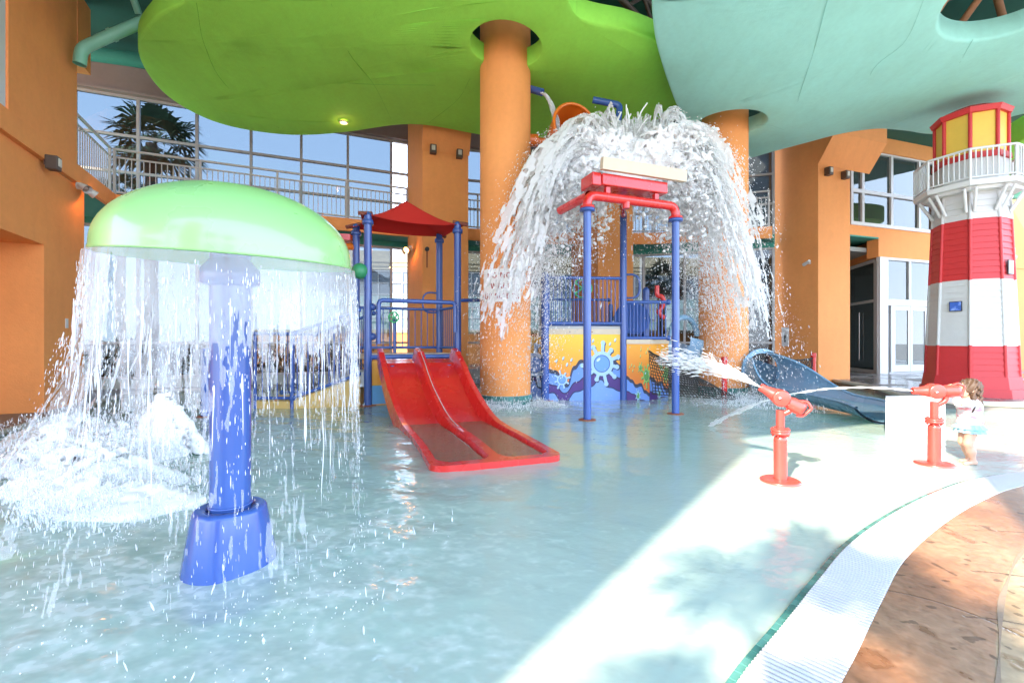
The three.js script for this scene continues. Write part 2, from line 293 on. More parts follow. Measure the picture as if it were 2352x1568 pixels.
// ---- drain grate: every cross bar a piece, on two runners, with a row of green edge tiles
{
  const grate = thing('drain_grate', 'long curved white ribbed drain grate along the pool edge', 'drain grate');
  const barG = joined([rbx(0, GW, 0.004, 0.03, -0.0095, 0.0095, 0.006, 1)]);
  const PITCH = 0.0285, out = [];
  let n = 0;
  for (let s = 0; s < edgeLen; s += PITCH) {
    const p = edgeCurve.getPointAt(s / edgeLen); if (-p.z < 1.25 || p.x > 6.2) continue;
    const t = edgeCurve.getTangentAt(s / edgeLen), a = Math.atan2(t.x, t.z); // deck side: along normal
    const o = new THREE.Mesh(barG, M.whitePlain); o.name = 'bar'; o.position.set(p.x, 0.004, p.z); o.rotation.y = Math.atan2(-(-t.x), -t.z) ; 
    const nx = -t.z, nz = t.x; o.rotation.y = Math.atan2(-nz, nx); o.castShadow = o.receiveShadow = true;
    if (n < 295) grate.add(o); n++;
  }
  const pts = (o) => edge.filter((e, i) => e.d > 1.15 && e.x < 6.4 && i % 3 === 0).map((e) => V(e.x + e.nx * o, 0.012, -(e.d + e.nd * o)));
  for (const o of [0.03, 0.082, 0.135, 0.188, 0.24]) part('runner', tube(pts(o), 0.0085, 220, 6), M.whitePlain, grate);
  const under = edge.filter((e, i) => e.d > 1.0 && e.x < 6.6 && i % 3 === 0);
  part('channel', prism([...under.map((e) => [e.x, e.d]), ...under.map((e) => [e.x + e.nx * GW, e.d + e.nd * GW]).reverse()], -0.03, -0.004), std(lin(0.06, 0.06, 0.06), 0.9), grate);
  const tiles = thing('edge_tile_row', 'row of small green glazed tiles between grate and water', 'tiles');
  const tg = rbx(-0.034, 0.0, -0.03, 0.016, -0.0265, 0.0265, 0.003, 1), mats = [M.tile, M.tile2, M.tile3];
  for (let s = 0; s < edgeLen; s += 0.056) {
    const p = edgeCurve.getPointAt(s / edgeLen); if (-p.z < 1.2 || p.x > 6.2) continue;
    const t = edgeCurve.getTangentAt(s / edgeLen), o = new THREE.Mesh(tg, mats[Math.floor(rnd() * 3)]);
    o.name = 'tile'; o.position.set(p.x, 0.004, p.z); o.rotation.y = Math.atan2(-t.x, -t.z); o.castShadow = o.receiveShadow = true; tiles.add(o);
  }
}
// ---- paving beside the building on the right (wet and dark), with the pale pool kerb
const kerbPx = [[1905, 868], [1923, 873], [1998, 885], [2066, 903.6], [2131, 915], [2220, 922], [2350, 928], [2480, 935]];
const kerbPlan = kerbPx.map(([a, b]) => PD(G(a, b, DY)));
{
  const c = new THREE.CatmullRomCurve3(kerbPlan.map((p) => V(p[0], 0, -p[1]))), pts = c.getPoints(60).map((p) => [p.x, -p.z]);
  pts.push([16, 8.2], [30, 7.6]);
  const w = tex(512, 512, (u, v) => { const n = fbm(u * 5, v * 5, 5, 5, 201), f = fbm(u * 60, v * 60, 2, 60, 211); return [0, 0.08 + 0.45 * sst(0.45, 0.7, n) + 0.1 * f, 0]; }, { rep: [0.3, 0.3] });
  struct('paving', prism([...pts, [30, 40], [-13, 40], [-13, 15.2], [-4, 15.2], [1, 16.2], [4.6, 16.2], [6.4, 13.4]], -0.1, DY), metric(std(lin(0.22, 0.19, 0.17), 1, { map: mottle, roughnessMap: w, bumpMap: grain, bumpScale: 0.002 })));
  const k = pts.slice(0, 62);
  solid('pool_kerb', 'pale concrete kerb curving along the pool below the lighthouse', 'kerb', tube(k.map((p) => V(p[0] - 0.02, DY - 0.02, -p[1])), 0.05, 140, 8), metric(std(lin(0.62, 0.56, 0.47), 0.7, { map: mottle })));
}
// ---- left and back margins of the pool
{
  const kl = [[-60, 1012], [0, 992], [90, 966], [175, 943], [240, 917], [330, 899], [480, 893], [600, 889]].map(([a, b]) => PD(G(a, b, 0.06)));
  const c = new THREE.CatmullRomCurve3(kl.map((p) => V(p[0], 0, -p[1]))), pts = c.getPoints(60).map((p) => [p.x, -p.z]);
  struct('pool_margin', prism([...pts, [0, 13.6], [6.2, 13.3], [8.2, 16], [-14, 16], [-14, 5], [-9.2, 5]], -0.4, 0.06), metric(std(lin(0.20, 0.18, 0.16), 0.5, { map: mottle, bumpMap: grain, bumpScale: 0.003 })));
  solid('pool_kerb', 'low concrete kerb between the pool and the left orange wall', 'kerb', tube(pts.map((p) => V(p[0] + 0.02, 0.05, -p[1] + 0.02)), 0.045, 140, 8), metric(std(lin(0.52, 0.48, 0.42), 0.7, { map: mottle })));
}
// ================================================================ ceiling and what shades the pool
{
  const P = [-5.31, -4.42], fr = (x) => P[1] + 0.4185 * (x - P[0]);                    // edge of the roof over the deck
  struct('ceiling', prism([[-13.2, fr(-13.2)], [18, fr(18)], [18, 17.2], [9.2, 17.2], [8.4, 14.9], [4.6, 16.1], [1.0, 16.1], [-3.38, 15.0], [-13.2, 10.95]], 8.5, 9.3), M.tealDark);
  // hotel wing and pier behind the camera; the sun comes in between them
  const q = (off, t) => [off * SN[0] + t * SD[0], off * SN[1] + t * SD[1]];
  const e = q(-1.29, -7), b = [e[0] - 0.92 * 7.5, e[1] - 0.385 * 7.5];
  solid('wing_wall', 'deep orange spandrel hanging from the roof edge behind the camera', 'wall', prism([e, b, [b[0], b[1] - 0.6], [e[0] - 0.2, e[1] - 0.6]], 4.3, 8.9), M.orange);
  solid('roof_pier', 'square orange pier behind the camera holding the roof edge', 'pier', prism([q(0.85, -5.6), q(3.0, -5.6), q(3.0, -6.6), q(0.85, -6.6)], -0.3, 8.7), M.orange);
  const tr = (px, a, b2, r) => cyl(V(...a), V(...b2), r, r, 8);
  const truss = thing('roof_truss', 'dark steel roof truss showing between the green and aqua canopies', 'truss');
  part('chord', [tr(0, [1.2, 8.0, -7.4], [4.2, 8.0, -10.6], 0.06), tr(0, [1.2, 7.5, -7.4], [4.2, 7.5, -10.6], 0.06)], M.bronze, truss);
  for (let i = 0; i < 7; i++) part('strut', cyl(V(1.3 + i * 0.42, i % 2 ? 8 : 7.5, -7.5 - i * 0.45), V(1.72 + i * 0.42, i % 2 ? 7.5 : 8, -7.95 - i * 0.45), 0.035, 0.035, 8), M.bronze, truss);
  const tr2 = thing('roof_truss', 'brown steel truss seen through the oval hole of the aqua canopy', 'truss');
  for (const [a, b2] of [[[7.3, 6.9, -7.9], [8.0, 8.4, -7.2]], [[8.2, 6.9, -8.6], [8.8, 8.4, -7.6]], [[8.9, 7.9, -8.4], [9.4, 7.0, -8.6]]]) part('strut', cyl(V(...a), V(...b2), 0.06, 0.06, 8), std(lin(0.36, 0.16, 0.07), 0.7), tr2);
  part('chord', cyl(V(7.0, 7.3, -8.7), V(11, 8.4, -6.8), 0.08, 0.08, 8), std(lin(0.12, 0.12, 0.10), 0.7), tr2);
}
// a hanging canopy: smooth outline in plan, real holes, rolling underside
function canopy(name, label, mat, plan, holes, y, und, thick, seams) {
  const sm = (p, n) => new THREE.CatmullRomCurve3(p.map((q) => V(q[0], 0, q[1])), true).getPoints(n).slice(0, -1).map((q) => new THREE.Vector2(q.x, q.z));
  const s = new THREE.Shape(sm(plan, 150));
  for (const [cx, cd, rx, rd] of holes) { const h = []; for (let i = 0; i < 48; i++) h.push(new THREE.Vector2(cx + rx * Math.cos(i / 48 * 6.2832), cd + rd * Math.sin(i / 48 * 6.2832))); s.holes.push(new THREE.Path(h)); }
  let g = new THREE.ExtrudeGeometry(s, { depth: thick, bevelEnabled: true, bevelThickness: 0.05, bevelSize: 0.05, bevelSegments: 2, steps: 1 });
  g.deleteAttribute('uv'); g.deleteAttribute('normal');
  g = new TessellateModifier(0.45, 7).modify(g);
  const p = g.attributes.position;
  for (let i = 0; i < p.count; i++) { const x = p.getX(i), d = p.getY(i), z = p.getZ(i); p.setXYZ(i, x, y + und(x, d) + z, -d); }
  g.computeVertexNormals();
  g = toCreasedNormals(g, 0.7);
  const o = thing(name, label, 'canopy'); part('panel', g, mat, o);
  for (const l of seams ?? []) part('seam', tube(l.map(([x, d]) => V(x, y + und(x, d) - 0.049, -d)), 0.004, 50, 5), mat === M.aquaCanopy ? M.seamAqua : M.seam, o);
  return o;
}
const onY = (px, py, y) => { const d = FOC * (y - EYE) / (784 - py); return [(px - 1176) / FOC * d, d]; };
{
  const Y = 7.0;
  const und = (x, d) => 0.10 * Math.sin(x * 0.9 + d * 0.35) + 0.16 * Math.sin(d * 0.8 + 1) * sst(-2, -6, x) + 0.25 * sst(9.0, 6.5, d);
  canopy('green_canopy', 'large lime green cloud-shaped ceiling canopy around the front column', M.greenCanopy,
    [onY(440, 0, Y), onY(362, 62, Y), onY(324, 118, Y), onY(338, 172, Y), onY(392, 222, Y), onY(480, 258, Y), onY(620, 280, Y), onY(800, 292, Y), onY(950, 288, Y), onY(1100, 301, Y), onY(1260, 312, Y), onY(1420, 302, Y), onY(1540, 272, Y), onY(1566, 235, Y), onY(1535, 150, Y), onY(1512, 92, Y), onY(1440, 62, Y), onY(1325, 40, Y), onY(1297, 0, Y), [0.6, 6.6], [-1.5, 5.6], [-4.2, 5.7], [-5.2, 6.6]],
    [[...onY(1162, 106, Y), 0.74, 0.66]], Y, und, 0.3, [[onY(450, 20, Y), onY(470, 110, Y), onY(520, 190, Y), onY(640, 270, Y)], [onY(760, 20, Y), onY(800, 120, Y), onY(860, 200, Y), onY(900, 280, Y)], [onY(1080, 180, Y), onY(1050, 230, Y), onY(985, 284, Y)], [onY(600, 150, Y), onY(800, 190, Y), onY(1000, 200, Y)]]);
  const YA = 6.6;
  const undA = (x, d) => 0.10 * Math.sin(x * 0.8 - d * 0.6) + 0.12 * Math.sin(d * 0.9 + x * 0.3) + 0.3 * sst(8.5, 6, d);
  canopy('aqua_canopy', 'large pale aqua cloud-shaped ceiling canopy above the lighthouse', M.aquaCanopy,
    [onY(1512, 0, YA), onY(1508, 70, YA), onY(1524, 140, YA), onY(1562, 235, YA), onY(1602, 310, YA), onY(1660, 352, YA), onY(1720, 362, YA), onY(1780, 342, YA), onY(1850, 322, YA), onY(1930, 304, YA), onY(2010, 300, YA), onY(2080, 312, YA), onY(2150, 322, YA), onY(2250, 306, YA), onY(2330, 270, YA), [12.4, 9.4], [11.5, 7.2], [10.2, 5.6], [7.5, 5.0], [4.4, 5.2], [2.6, 6.0]],
    [[...onY(1680, 262, YA), 0.80, 0.72], [...onY(2330, 24, YA), 1.0, 0.85]], YA, undA, 0.28, [[onY(1910, 0, YA), onY(1870, 110, YA), onY(1835, 200, YA), onY(1820, 270, YA)], [onY(2130, 20, YA), onY(2080, 100, YA), onY(2000, 160, YA), onY(1980, 290, YA)], [onY(2236, 96, YA), onY(2225, 110, YA), onY(2205, 140, YA)], [onY(1736, 262, YA), onY(1770, 262, YA), onY(1800, 275, YA)]]);
  // a second green canopy far right, behind the lighthouse
  canopy('green_canopy', 'bright green canopy piece far right behind the lighthouse railing', M.greenCanopy, [onY(2290, 360, 6.2), onY(2330, 330, 6.2), onY(2400, 300, 6.2), [16, 10], [17.5, 13], [16, 15.5], [13.8, 14.5]], [], 6.2, () => 0, 0.5);
}
// mint rain pipe under the roof, top left
{
  const o = thing('drain_pipe', 'mint green drain pipe sloping under the roof, ending in a down elbow', 'pipe');
  const a = at(182, 148, 8.8), b = at(186, 112, 8.8), c = at(238, 88, 8.9), d = at(470, -12, 9.6);
  part('pipe_run', pipe([a, b, c, d], 0.105, 0.12, 18), M.mint, o);
  for (const t of [0.06, 0.55]) { const p = c.clone().lerp(d, t), q = c.clone().lerp(d, t + 0.03); part('coupling', cyl(p, q, 0.122, 0.122, 18), M.mint, o); }
  const o2 = thing('roof_duct', 'dark green duct running under the roof behind the green canopy', 'duct');
  part('duct_run', cyl(at(170, 118, 10.6), at(560, 172, 11.4), 0.16, 0.16, 16), M.tealSoffit, o2);
  const o3 = thing('roof_brace', 'thin mint roof brace rising into the dark ceiling top left', 'brace');
  part('brace_rod', cyl(at(318, 32, 9.6), at(300, -20, 9.4), 0.07, 0.07, 10), M.mint, o3);
}
// ================================================================ orange buildings
const lampLit = std(lin(1, 0.6, 0.25), 0.5, { emissive: lin(1, 0.55, 0.2), emissiveIntensity: 0.9 });
// ---- left wing: wall along the balcony line, with a recess low down and a pier above
const LA = [-7.7, 6.85], LB = [-9.55, 10.86], lineAt = (d) => [LA[0] - 0.4614 * (d - LA[1]), d];
{
  const o = thing('left_wing', 'tall orange stucco wall and pier at the left edge', 'building');
  const e = lineAt(9.46), r = lineAt(7.99), n = lineAt(2.5), bk = [-0.908 * 0.62, -0.419 * 0.62], sh = (p) => [p[0] + bk[0], p[1] + bk[1]];
  part('wall', [prism([r, e, [e[0] - 5, e[1] - 0.6], [r[0] - 5, r[1] - 2.3]], -0.2, 3.0)], M.orange, o);
  part('recessed_wall', prism([sh(n), sh(r), [r[0] - 5, r[1] - 2.3], [n[0] - 5, n[1] - 2.3]], -0.2, 3.0), M.orange, o);
  part('upper_wall', prism([n, e, [e[0] - 5, e[1] - 0.6], [n[0] - 5, n[1] - 2.3]], 3.0, 4.44), M.orange, o);
  const p0 = lineAt(7.02), p1 = lineAt(9.16);
  part('pier', prism([p0, p1, [p1[0] - 1.6, p1[1] - 0.3], [p0[0] - 3.4, p0[1] - 0.5]], 4.78, 8.5), M.orange, o);
  const f0 = lineAt(5.5), f1 = lineAt(6.95);
  part('window_frame', prism([f0, f1, [f1[0] - 0.15, f1[1] - 0.07], [f0[0] - 0.15, f0[1] - 0.07]], 4.86, 8.5), M.whiteFrame, o);
  // corbel at the pier head
  const c = lineAt(9.18); part('corbel', prism([c, lineAt(9.75), [c[0] - 0.9, c[1] + 0.3]], 7.0, 8.4), M.orange, o);
}
// ---- glazed wall behind the balcony
const WALL = [[-12.6, 10.978], [-3.38, 14.8], [1.0, 15.9], [4.6, 15.9], [8.45, 14.7]];
const YT = [4.78, 5.75, 6.71, 7.73], YL = [0.35, 1.26, 4.30];
{
  const o = thing('window_wall', 'tall grey framed glass wall behind the balcony', 'window');
  for (let k = 0; k < 4; k++) {
    const w = wallFrame(WALL[k], WALL[k + 1]), n = Math.max(2, Math.round(w.L / 1.31)), st = k === 0 ? 1.31 : w.L / n;
    const marks = []; const s0 = k === 0 ? ((0.152 * 8.357 + 1.62) % 1.31) : 0;
    for (let s = s0; s < w.L + 0.01; s += st) marks.push(Math.min(s, w.L));
    if (k === 0) { marks.unshift(0); }
    for (const s of marks) { part('mullion', w.box(s - 0.035, s + 0.035, YT[0] - 0.1, YT[3] - 0.035, -0.05, 0.05), M.frame, o); part('mullion', w.box(s - 0.035, s + 0.035, 0.1, YL[2], -0.05, 0.05), M.frame, o); }
    for (const y of [...YT, ...YL]) part('transom', w.box(0, w.L, y - 0.033, y + 0.033, -0.046, 0.046), M.frame, o);
    for (let i = 0; i + 1 < marks.length; i++) {
      if (marks[i + 1] - marks[i] < 0.12) continue;
      for (const Y of [YT, YL]) for (let j = 0; j + 1 < Y.length; j++) part('pane', w.box(marks[i] + 0.03, marks[i + 1] - 0.03, Y[j] + 0.03, Y[j + 1] - 0.03, -0.003, 0.003), M.paneBack, o);
    }
  }
  const b = thing('bulkhead', 'grey mauve bulkhead above the glass wall', 'wall');
  const sp = thing('floor_band', 'floor band behind the balcony between upper and lower glass', 'wall');
  const su = thing('window_plinth', 'low concrete plinth below the glass wall', 'wall');
  for (let k = 0; k < 4; k++) {
    const w = wallFrame(WALL[k], WALL[k + 1]);
    part('bulkhead_panel', w.box(-0.02, w.L + 0.02, YT[3] + 0.033, 8.5, -0.15, 0.12), M.mauve, b);
    part('reveal', w.box(0, w.L, YT[3] + 0.033, YT[3] + 0.10, 0.12, 0.20), M.mauve, b);
    part('band_panel', w.box(-0.02, w.L + 0.02, YL[2] + 0.033, YT[0] - 0.034, -0.12, 0.10), M.tealSoffit, sp);
    part('plinth_block', w.box(-0.02, w.L + 0.02, 0.0, YL[0] - 0.034, -0.12, 0.14), M.grout, su);
  }
}
// ---- balcony slab with orange edge and green underside, and its railing
const BAL = [lineAt(9.18), LB, [-3.13, 13.7], [1.0, 14.75], [4.6, 14.75], [7.9, 13.9]];
{
  const o = thing('balcony', 'orange edged balcony running in front of the glass wall', 'balcony');
  const inner = [[8.4, 14.6], [4.6, 15.78], [1.0, 15.78], [-3.38, 14.68], [-12.4, 10.95], [-12, 8.5]];
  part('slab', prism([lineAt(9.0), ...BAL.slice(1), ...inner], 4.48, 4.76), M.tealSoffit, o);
  for (let k = 0; k + 1 < BAL.length; k++) { const A = k ? BAL[k] : lineAt(2.5), w = wallFrame(A, BAL[k + 1]); part('fascia', w.box(0, w.L + (k ? 0.03 : 0.09), 4.445, 4.80, 0.0, 0.09), M.orange, o); }
  const r = thing('balcony_railing', 'light grey metal railing with thin balusters along the balcony', 'railing');
  const bg = bx(-0.009, 0.009, 0, 0.98, -0.009, 0.009), Y0 = 4.90;
  let count = 0;
  for (let k = 0; k + 1 < BAL.length; k++) {
    const w = wallFrame(BAL[k], BAL[k + 1]), e = w.L, nn = -0.04;
    part('top_rail', w.box(0, e, 5.885, 5.935, nn - 0.03, nn + 0.03, 0.01), M.rail, r);
    part('mid_rail', w.box(0, e, 5.70, 5.735, nn - 0.016, nn + 0.016), M.rail, r);
    part('bottom_rail', w.box(0, e, 4.86, 4.90, nn - 0.018, nn + 0.018), M.rail, r);
    const np = Math.max(1, Math.round(e / 1.75));
    for (let i = 0; i <= np; i++) { const s = clamp(i / np * e, 0.03, e - 0.03); part('post', w.box(s - 0.026, s + 0.026, 4.80, 5.885, nn - 0.025, nn + 0.025), M.rail, r); }
    const nb = Math.round(e / 0.118);
    for (let i = 1; i < nb; i++) {
      if (count++ > 285) break;
      const b = new THREE.Mesh(bg, M.rail); b.name = 'baluster'; b.position.copy(w.p(i / nb * e, 4.90, nn)); b.scale.y = 0.82; b.rotation.y = Math.atan2(-w.u.z, w.u.x); b.castShadow = b.receiveShadow = true; r.add(b);
    }
  }
}
// ---- square piers in front of the balcony
function pier(label, fl, fr, bl, y0, y1, cap) {
  const o = thing('square_pier', label, 'pier', 'square orange piers along the balcony');
  const br = [fr[0] + bl[0] - fl[0], fr[1] + bl[1] - fl[1]];
  part('shaft', prism([fl, fr, br, bl], y0, y1), M.orange, o);
  if (cap) { // capital that leans out towards the pool
    const w = wallFrame(fl, fr), s = new THREE.Shape([[0, cap[0]], [cap[2], cap[1]], [cap[2], cap[1] + 0.75], [0, cap[1] + 0.75]].map((q) => new THREE.Vector2(...q)));
    const g = new THREE.ExtrudeGeometry(s, { depth: w.L + cap[3], bevelEnabled: false });
    const m = new THREE.Matrix4().makeBasis(w.n, V(0, 1, 0), w.u).setPosition(w.p(-0.02, 0, 0.002));
    part('capital', place(g, m), M.orange, o);
  }
  return o;
}
const P2 = { fl: [-2.48, 12.6], fr: [-1.25, 12.99], bl: [-3.15, 13.76] };
pier('square orange pier with flared head behind the red shade', P2.fl, P2.fr, P2.bl, 0, 8.5, [6.6, 7.3, 0.35, 0.05]);
pier('square orange pier behind the tipping bucket splash', [2.46, 13.0], [3.49, 13.1], [1.99, 15.2], 0, 8.5);
const pf = [1880, 873], pr = [1953, 870];
const P4l = PD(G(1880, 873, DY)), P4r = PD(G(1953, 870, DY));
const P4b = [P4l[0] - 0.56, P4l[1] + 1.6];
pier('broad orange pier left of the glass entrance', P4l, P4r, P4b, 0, 8.5, [6.55, 7.3, 0.5, 0.9]);

// ---- round columns with green tiled feet
function column(label, c, r, y1, tiled) {
  const o = thing('round_column', label, 'column', 'round orange columns in the pool');
  part('shaft', new THREE.CylinderGeometry(r, r, y1 - 0.2, 64, 1).translate(c[0], (y1 + 0.2) / 2, -c[1]), M.orange, o);
  part('band', new THREE.TorusGeometry(r + 0.001, 0.006, 6, 64).rotateX(Math.PI / 2).translate(c[0], 3.9, -c[1]), M.orange, o);
  part('foot', new THREE.CylinderGeometry(r + 0.028, r + 0.028, 0.62, 64).translate(c[0], -0.1, -c[1]), M.grout, o);
  const n = Math.round(6.283 * (r + 0.03) / 0.115), g = rbx(-0.053, 0.053, 0, 0.1, 0, 0.014, 0.004, 1), ms = [M.tile, M.tile2, M.tile3];
  for (let j = 0; j < 2; j++) for (let i = 0; i < n; i++) {
    const a = (i + 0.5 * 0) / n * 6.283; if (Math.cos(a) < -0.25) continue;
    const t = new THREE.Mesh(g, ms[Math.floor(rnd() * 3)]); t.name = 'tile'; t.position.set(c[0] + Math.sin(a) * (r + 0.026), 0.0 + j * 0.107, -c[1] + Math.cos(a) * (r + 0.026)); t.rotation.y = a; t.castShadow = t.receiveShadow = true; o.add(t);
  }
  return o;
}
const C1 = [-0.14, 9.55], C2 = [5.2, 11.2];
column('round orange column carrying the slide warning sign', C1, 0.53, 8.5);
column('round orange column right of the tipping bucket', C2, 0.56, 8.5);

// ---- right wing: entrance vestibule, upper window, orange walls
{
  const K = PD(G(2019, 858.5, DY)), R = PD(G(2130, 855, DY)), Lf = PD(G(1953, 850, DY));
  const w = wallFrame(K, R), u = [(R[0] - K[0]) / w.L, (R[1] - K[1]) / w.L], hy = (py) => EYE + (784 - py) / FOC * K[1];
  const far = (s) => [K[0] + u[0] * s, K[1] + u[1] * s];
  const yt = hy(590), ymid = hy(690), ys = hy(545), yw0 = hy(519), yw1 = hy(352);
  const o = thing('right_wing', 'orange building wing with upper window above the glass entrance', 'building');
  const S0 = -0.95, S1 = 9;
  part('wall_below_window', w.box(0, S1, yt, yw0, -0.4, 0), M.orange, o);
  part('wall_below_window', w.box(S0 - 0.6, 0, ys, yw0, -0.4, 0), M.orange, o);
  part('wall_above_window', w.box(S0 - 0.6, S1, yw1, 8.5, -0.4, 0.1), M.orange, o);
  part('wall_right_of_window', w.box(3.9, S1, yw0, yw1, -0.4, 0), M.orange, o);
  const wl = wallFrame(K, Lf);
  part('return_wall', wl.box(0, 4, yt, ys, 0.0, 0.004), M.orange, o);
  part('soffit', prism([far(-2), far(0), [far(0)[0] + 0.5, far(0)[1] + 3], [far(-2)[0] + 0.5, far(-2)[1] + 3]], ys - 0.05, ys), M.tealSoffit, o);
  part('outer_pier', prism([far(4.6), far(6.3), [far(6.3)[0] - 0.2, far(6.3)[1] - 0.9], [far(4.6)[0] - 0.2, far(4.6)[1] - 0.9]], DY, 8.5), M.orange, o);
  part('end_wall', w.box(3.3, S1, DY, yt, -0.5, -0.02), M.orange, o);
  part('room_back', w.box(S0 - 2, 6, DY, 8.4, -5.2, -5.0), std(lin(0.27, 0.30, 0.28), 0.8), o);
  part('room_ceiling', w.box(S0 - 2, 6, yt + 0.25, yt + 0.4, -5.0, -0.42), std(lin(0.30, 0.30, 0.28), 0.8), o);
  part('room_ceiling', w.box(S0 - 2, 6, yw1 + 0.1, yw1 + 0.2, -5.0, -0.42), std(lin(0.20, 0.22, 0.20), 0.8), o);
  const fw = std(lin(0.30, 0.28, 0.25), 0.7);
  part('room_side', w.box(S0 - 2.2, S0 - 2.0, DY, 8.4, -5.0, -0.42), fw, o);
  part('room_side', w.box(6, 6.2, DY, 8.4, -5.0, -0.52), fw, o);
  // upper window
  const win = thing('upper_window', 'white framed upper window of eight panes on the right wing', 'window');
  const xs = [S0 - 0.42, S0 + 0.12, 0.62, 2.1, 3.7], yy = [yw0, mix(yw0, yw1, 0.44), yw1];
  for (const s of xs) part('mullion', w.box(s - 0.055, s + 0.055, yw0 + 0.06, yw1 - 0.06, -0.1, 0.05), M.whiteFrame, win);
  for (const y of yy) part('transom', w.box(xs[0] - 0.055, xs[4] + 0.055, y - 0.06, y + 0.06, -0.095, 0.055), M.whiteFrame, win);
  for (let i = 0; i < 4; i++) for (let j = 0; j < 2; j++) part('pane', w.box(xs[i] + 0.05, xs[i + 1] - 0.05, yy[j] + 0.055, yy[j + 1] - 0.055, -0.025, -0.018), M.paneDark, win);
  // vestibule glazing
  const ves = thing('entrance', 'white framed glass entrance with sliding doors behind the lighthouse', 'entrance');
  const fr = (W, s0, s1, y0, y1, n = 0.05) => part('frame', W.box(s0, s1, y0, y1, -0.06, n), M.whiteFrame, ves);
  fr(w, -0.0, 0.42, DY, yt - 0.09); fr(w, -0.02, 4.6, yt - 0.09, yt, 0.06); fr(w, 0.42, 4.6, ymid - 0.16, ymid + 0.06, 0.055); fr(w, 1.52, 1.62, ymid + 0.06, yt - 0.09); fr(w, 3.0, 3.1, ymid + 0.06, yt - 0.09);
  part('pane', w.box(0.42, 1.52, ymid + 0.06, yt - 0.09, -0.01, -0.004), M.paneDark, ves); part('pane', w.box(1.62, 3.0, ymid + 0.06, yt - 0.09, -0.01, -0.004), M.paneDark, ves);
  part('threshold', w.box(0.42, 4.6, DY, DY + 0.05, -0.07, 0.08), M.frame, ves);
  part('door_gap_frame', w.box(0.60, 0.72, DY + 0.05, ymid - 0.16, -0.04, 0.03), M.whiteFrame, ves);
  for (const [a, b] of [[0.72, 1.62], [1.64, 2.54], [2.56, 3.4]]) {
    const dr = new THREE.Group(); dr.name = 'sliding_door'; ves.add(dr);
    part('rail', w.box(a, b, DY + 0.06, DY + 0.30, -0.03, 0.02), M.whiteFrame, dr); part('rail', w.box(a, b, ymid - 0.32, ymid - 0.165, -0.03, 0.02), M.whiteFrame, dr);
    part('stile', w.box(a, a + 0.11, DY + 0.30, ymid - 0.32, -0.03, 0.02), M.whiteFrame, dr); part('stile', w.box(b - 0.11, b, DY + 0.30, ymid - 0.32, -0.03, 0.02), M.whiteFrame, dr);
    part('pane', w.box(a + 0.11, b - 0.11, DY + 0.30, ymid - 0.32, -0.008, -0.002), M.paneDark, dr);
  }
  fr(wl, 0.02, 0.30, DY, yt - 0.07, 0.02); fr(wl, 0.30, 3.2, yt - 0.14, yt - 0.02, 0.02); fr(wl, 0.30, 3.2, ymid - 0.03, ymid + 0.07, 0.02); fr(wl, 0.30, 3.2, DY, DY + 0.12, 0.02); fr(wl, 2.6, 2.7, DY + 0.12, ymid - 0.03, 0.02);
  part('pane', wl.box(0.30, 3.2, ymid + 0.07, yt - 0.14, -0.006, 0), M.paneDark, ves); part('pane', wl.box(0.30, 2.6, DY + 0.12, ymid - 0.03, -0.006, 0), M.paneDark, ves);
  part('pull_bar', cyl(wl.p(1.25, 0.6, 0.06), wl.p(1.25, 2.4, 0.06), 0.02), M.steel, ves);
  // yellow warning board inside
  const wb = thing('floor_sign', 'yellow folding wet floor board standing inside the entrance glass', 'sign');
  part('board', wl.box(0.42, 0.62, DY + 0.02, DY + 0.72, -0.42, -0.40), M.yellow, wb); part('board', wl.box(0.42, 0.62, DY + 0.02, DY + 0.70, -0.62, -0.60), M.yellow, wb);
}
// ---- wall lamps: small bronze boxes with a lens
function wallLamp(label, p, n, group = 'box lamps on the orange walls') {
  const o = thing('wall_lamp', label, 'lamp', group), a = Math.atan2(n.x, n.z);
  const G2 = (g) => place(g, new THREE.Matrix4().makeRotationY(a).setPosition(p));
  part('housing', G2(rbx(-0.085, 0.085, -0.12, 0.12, 0, 0.17, 0.015)), M.bronze, o);
  part('lens', G2(rbx(-0.05, 0.05, -0.05, 0.085, 0.165, 0.185, 0.006)), std(lin(0.6, 0.57, 0.48), 0.3), o);
  part('bracket', G2(bx(-0.05, 0.05, -0.05, 0.05, -0.02, 0.0)), M.bronze, o);
}
function floodLamp(label, p, n, u, lit) {
  const o = thing('flood_lamp', label, 'lamp', 'twin flood lamps on the walls');
  part('mount', cyl(p.clone().addScaledVector(n, -0.02), p.clone().addScaledVector(n, 0.05), 0.07, 0.07, 14), M.whitePlain, o);
  for (const s of [-1, 1]) {
    const a = p.clone().addScaledVector(n, 0.06).addScaledVector(u, s * 0.1), dir = n.clone().multiplyScalar(0.75).addScaledVector(u, s * 0.45).add(V(0, -0.55, 0)).normalize();
    const h = new THREE.Group(); h.name = 'lamp_head'; o.add(h);
    part('shade', cyl(a, a.clone().addScaledVector(dir, 0.2), 0.05, 0.085, 16, true), M.whitePlain, h);
    part('bulb', ball(a.clone().addScaledVector(dir, 0.13), 0.06, 12, 10), s === lit ? lampLit : std(lin(0.25, 0.18, 0.14), 0.4), h);
    if (s === lit) { const l = new THREE.PointLight(0xffa050, 0.12, 0, 2); l.position.copy(a).addScaledVector(dir, 0.24); l.castShadow = true; scene.add(l); }
  }
}
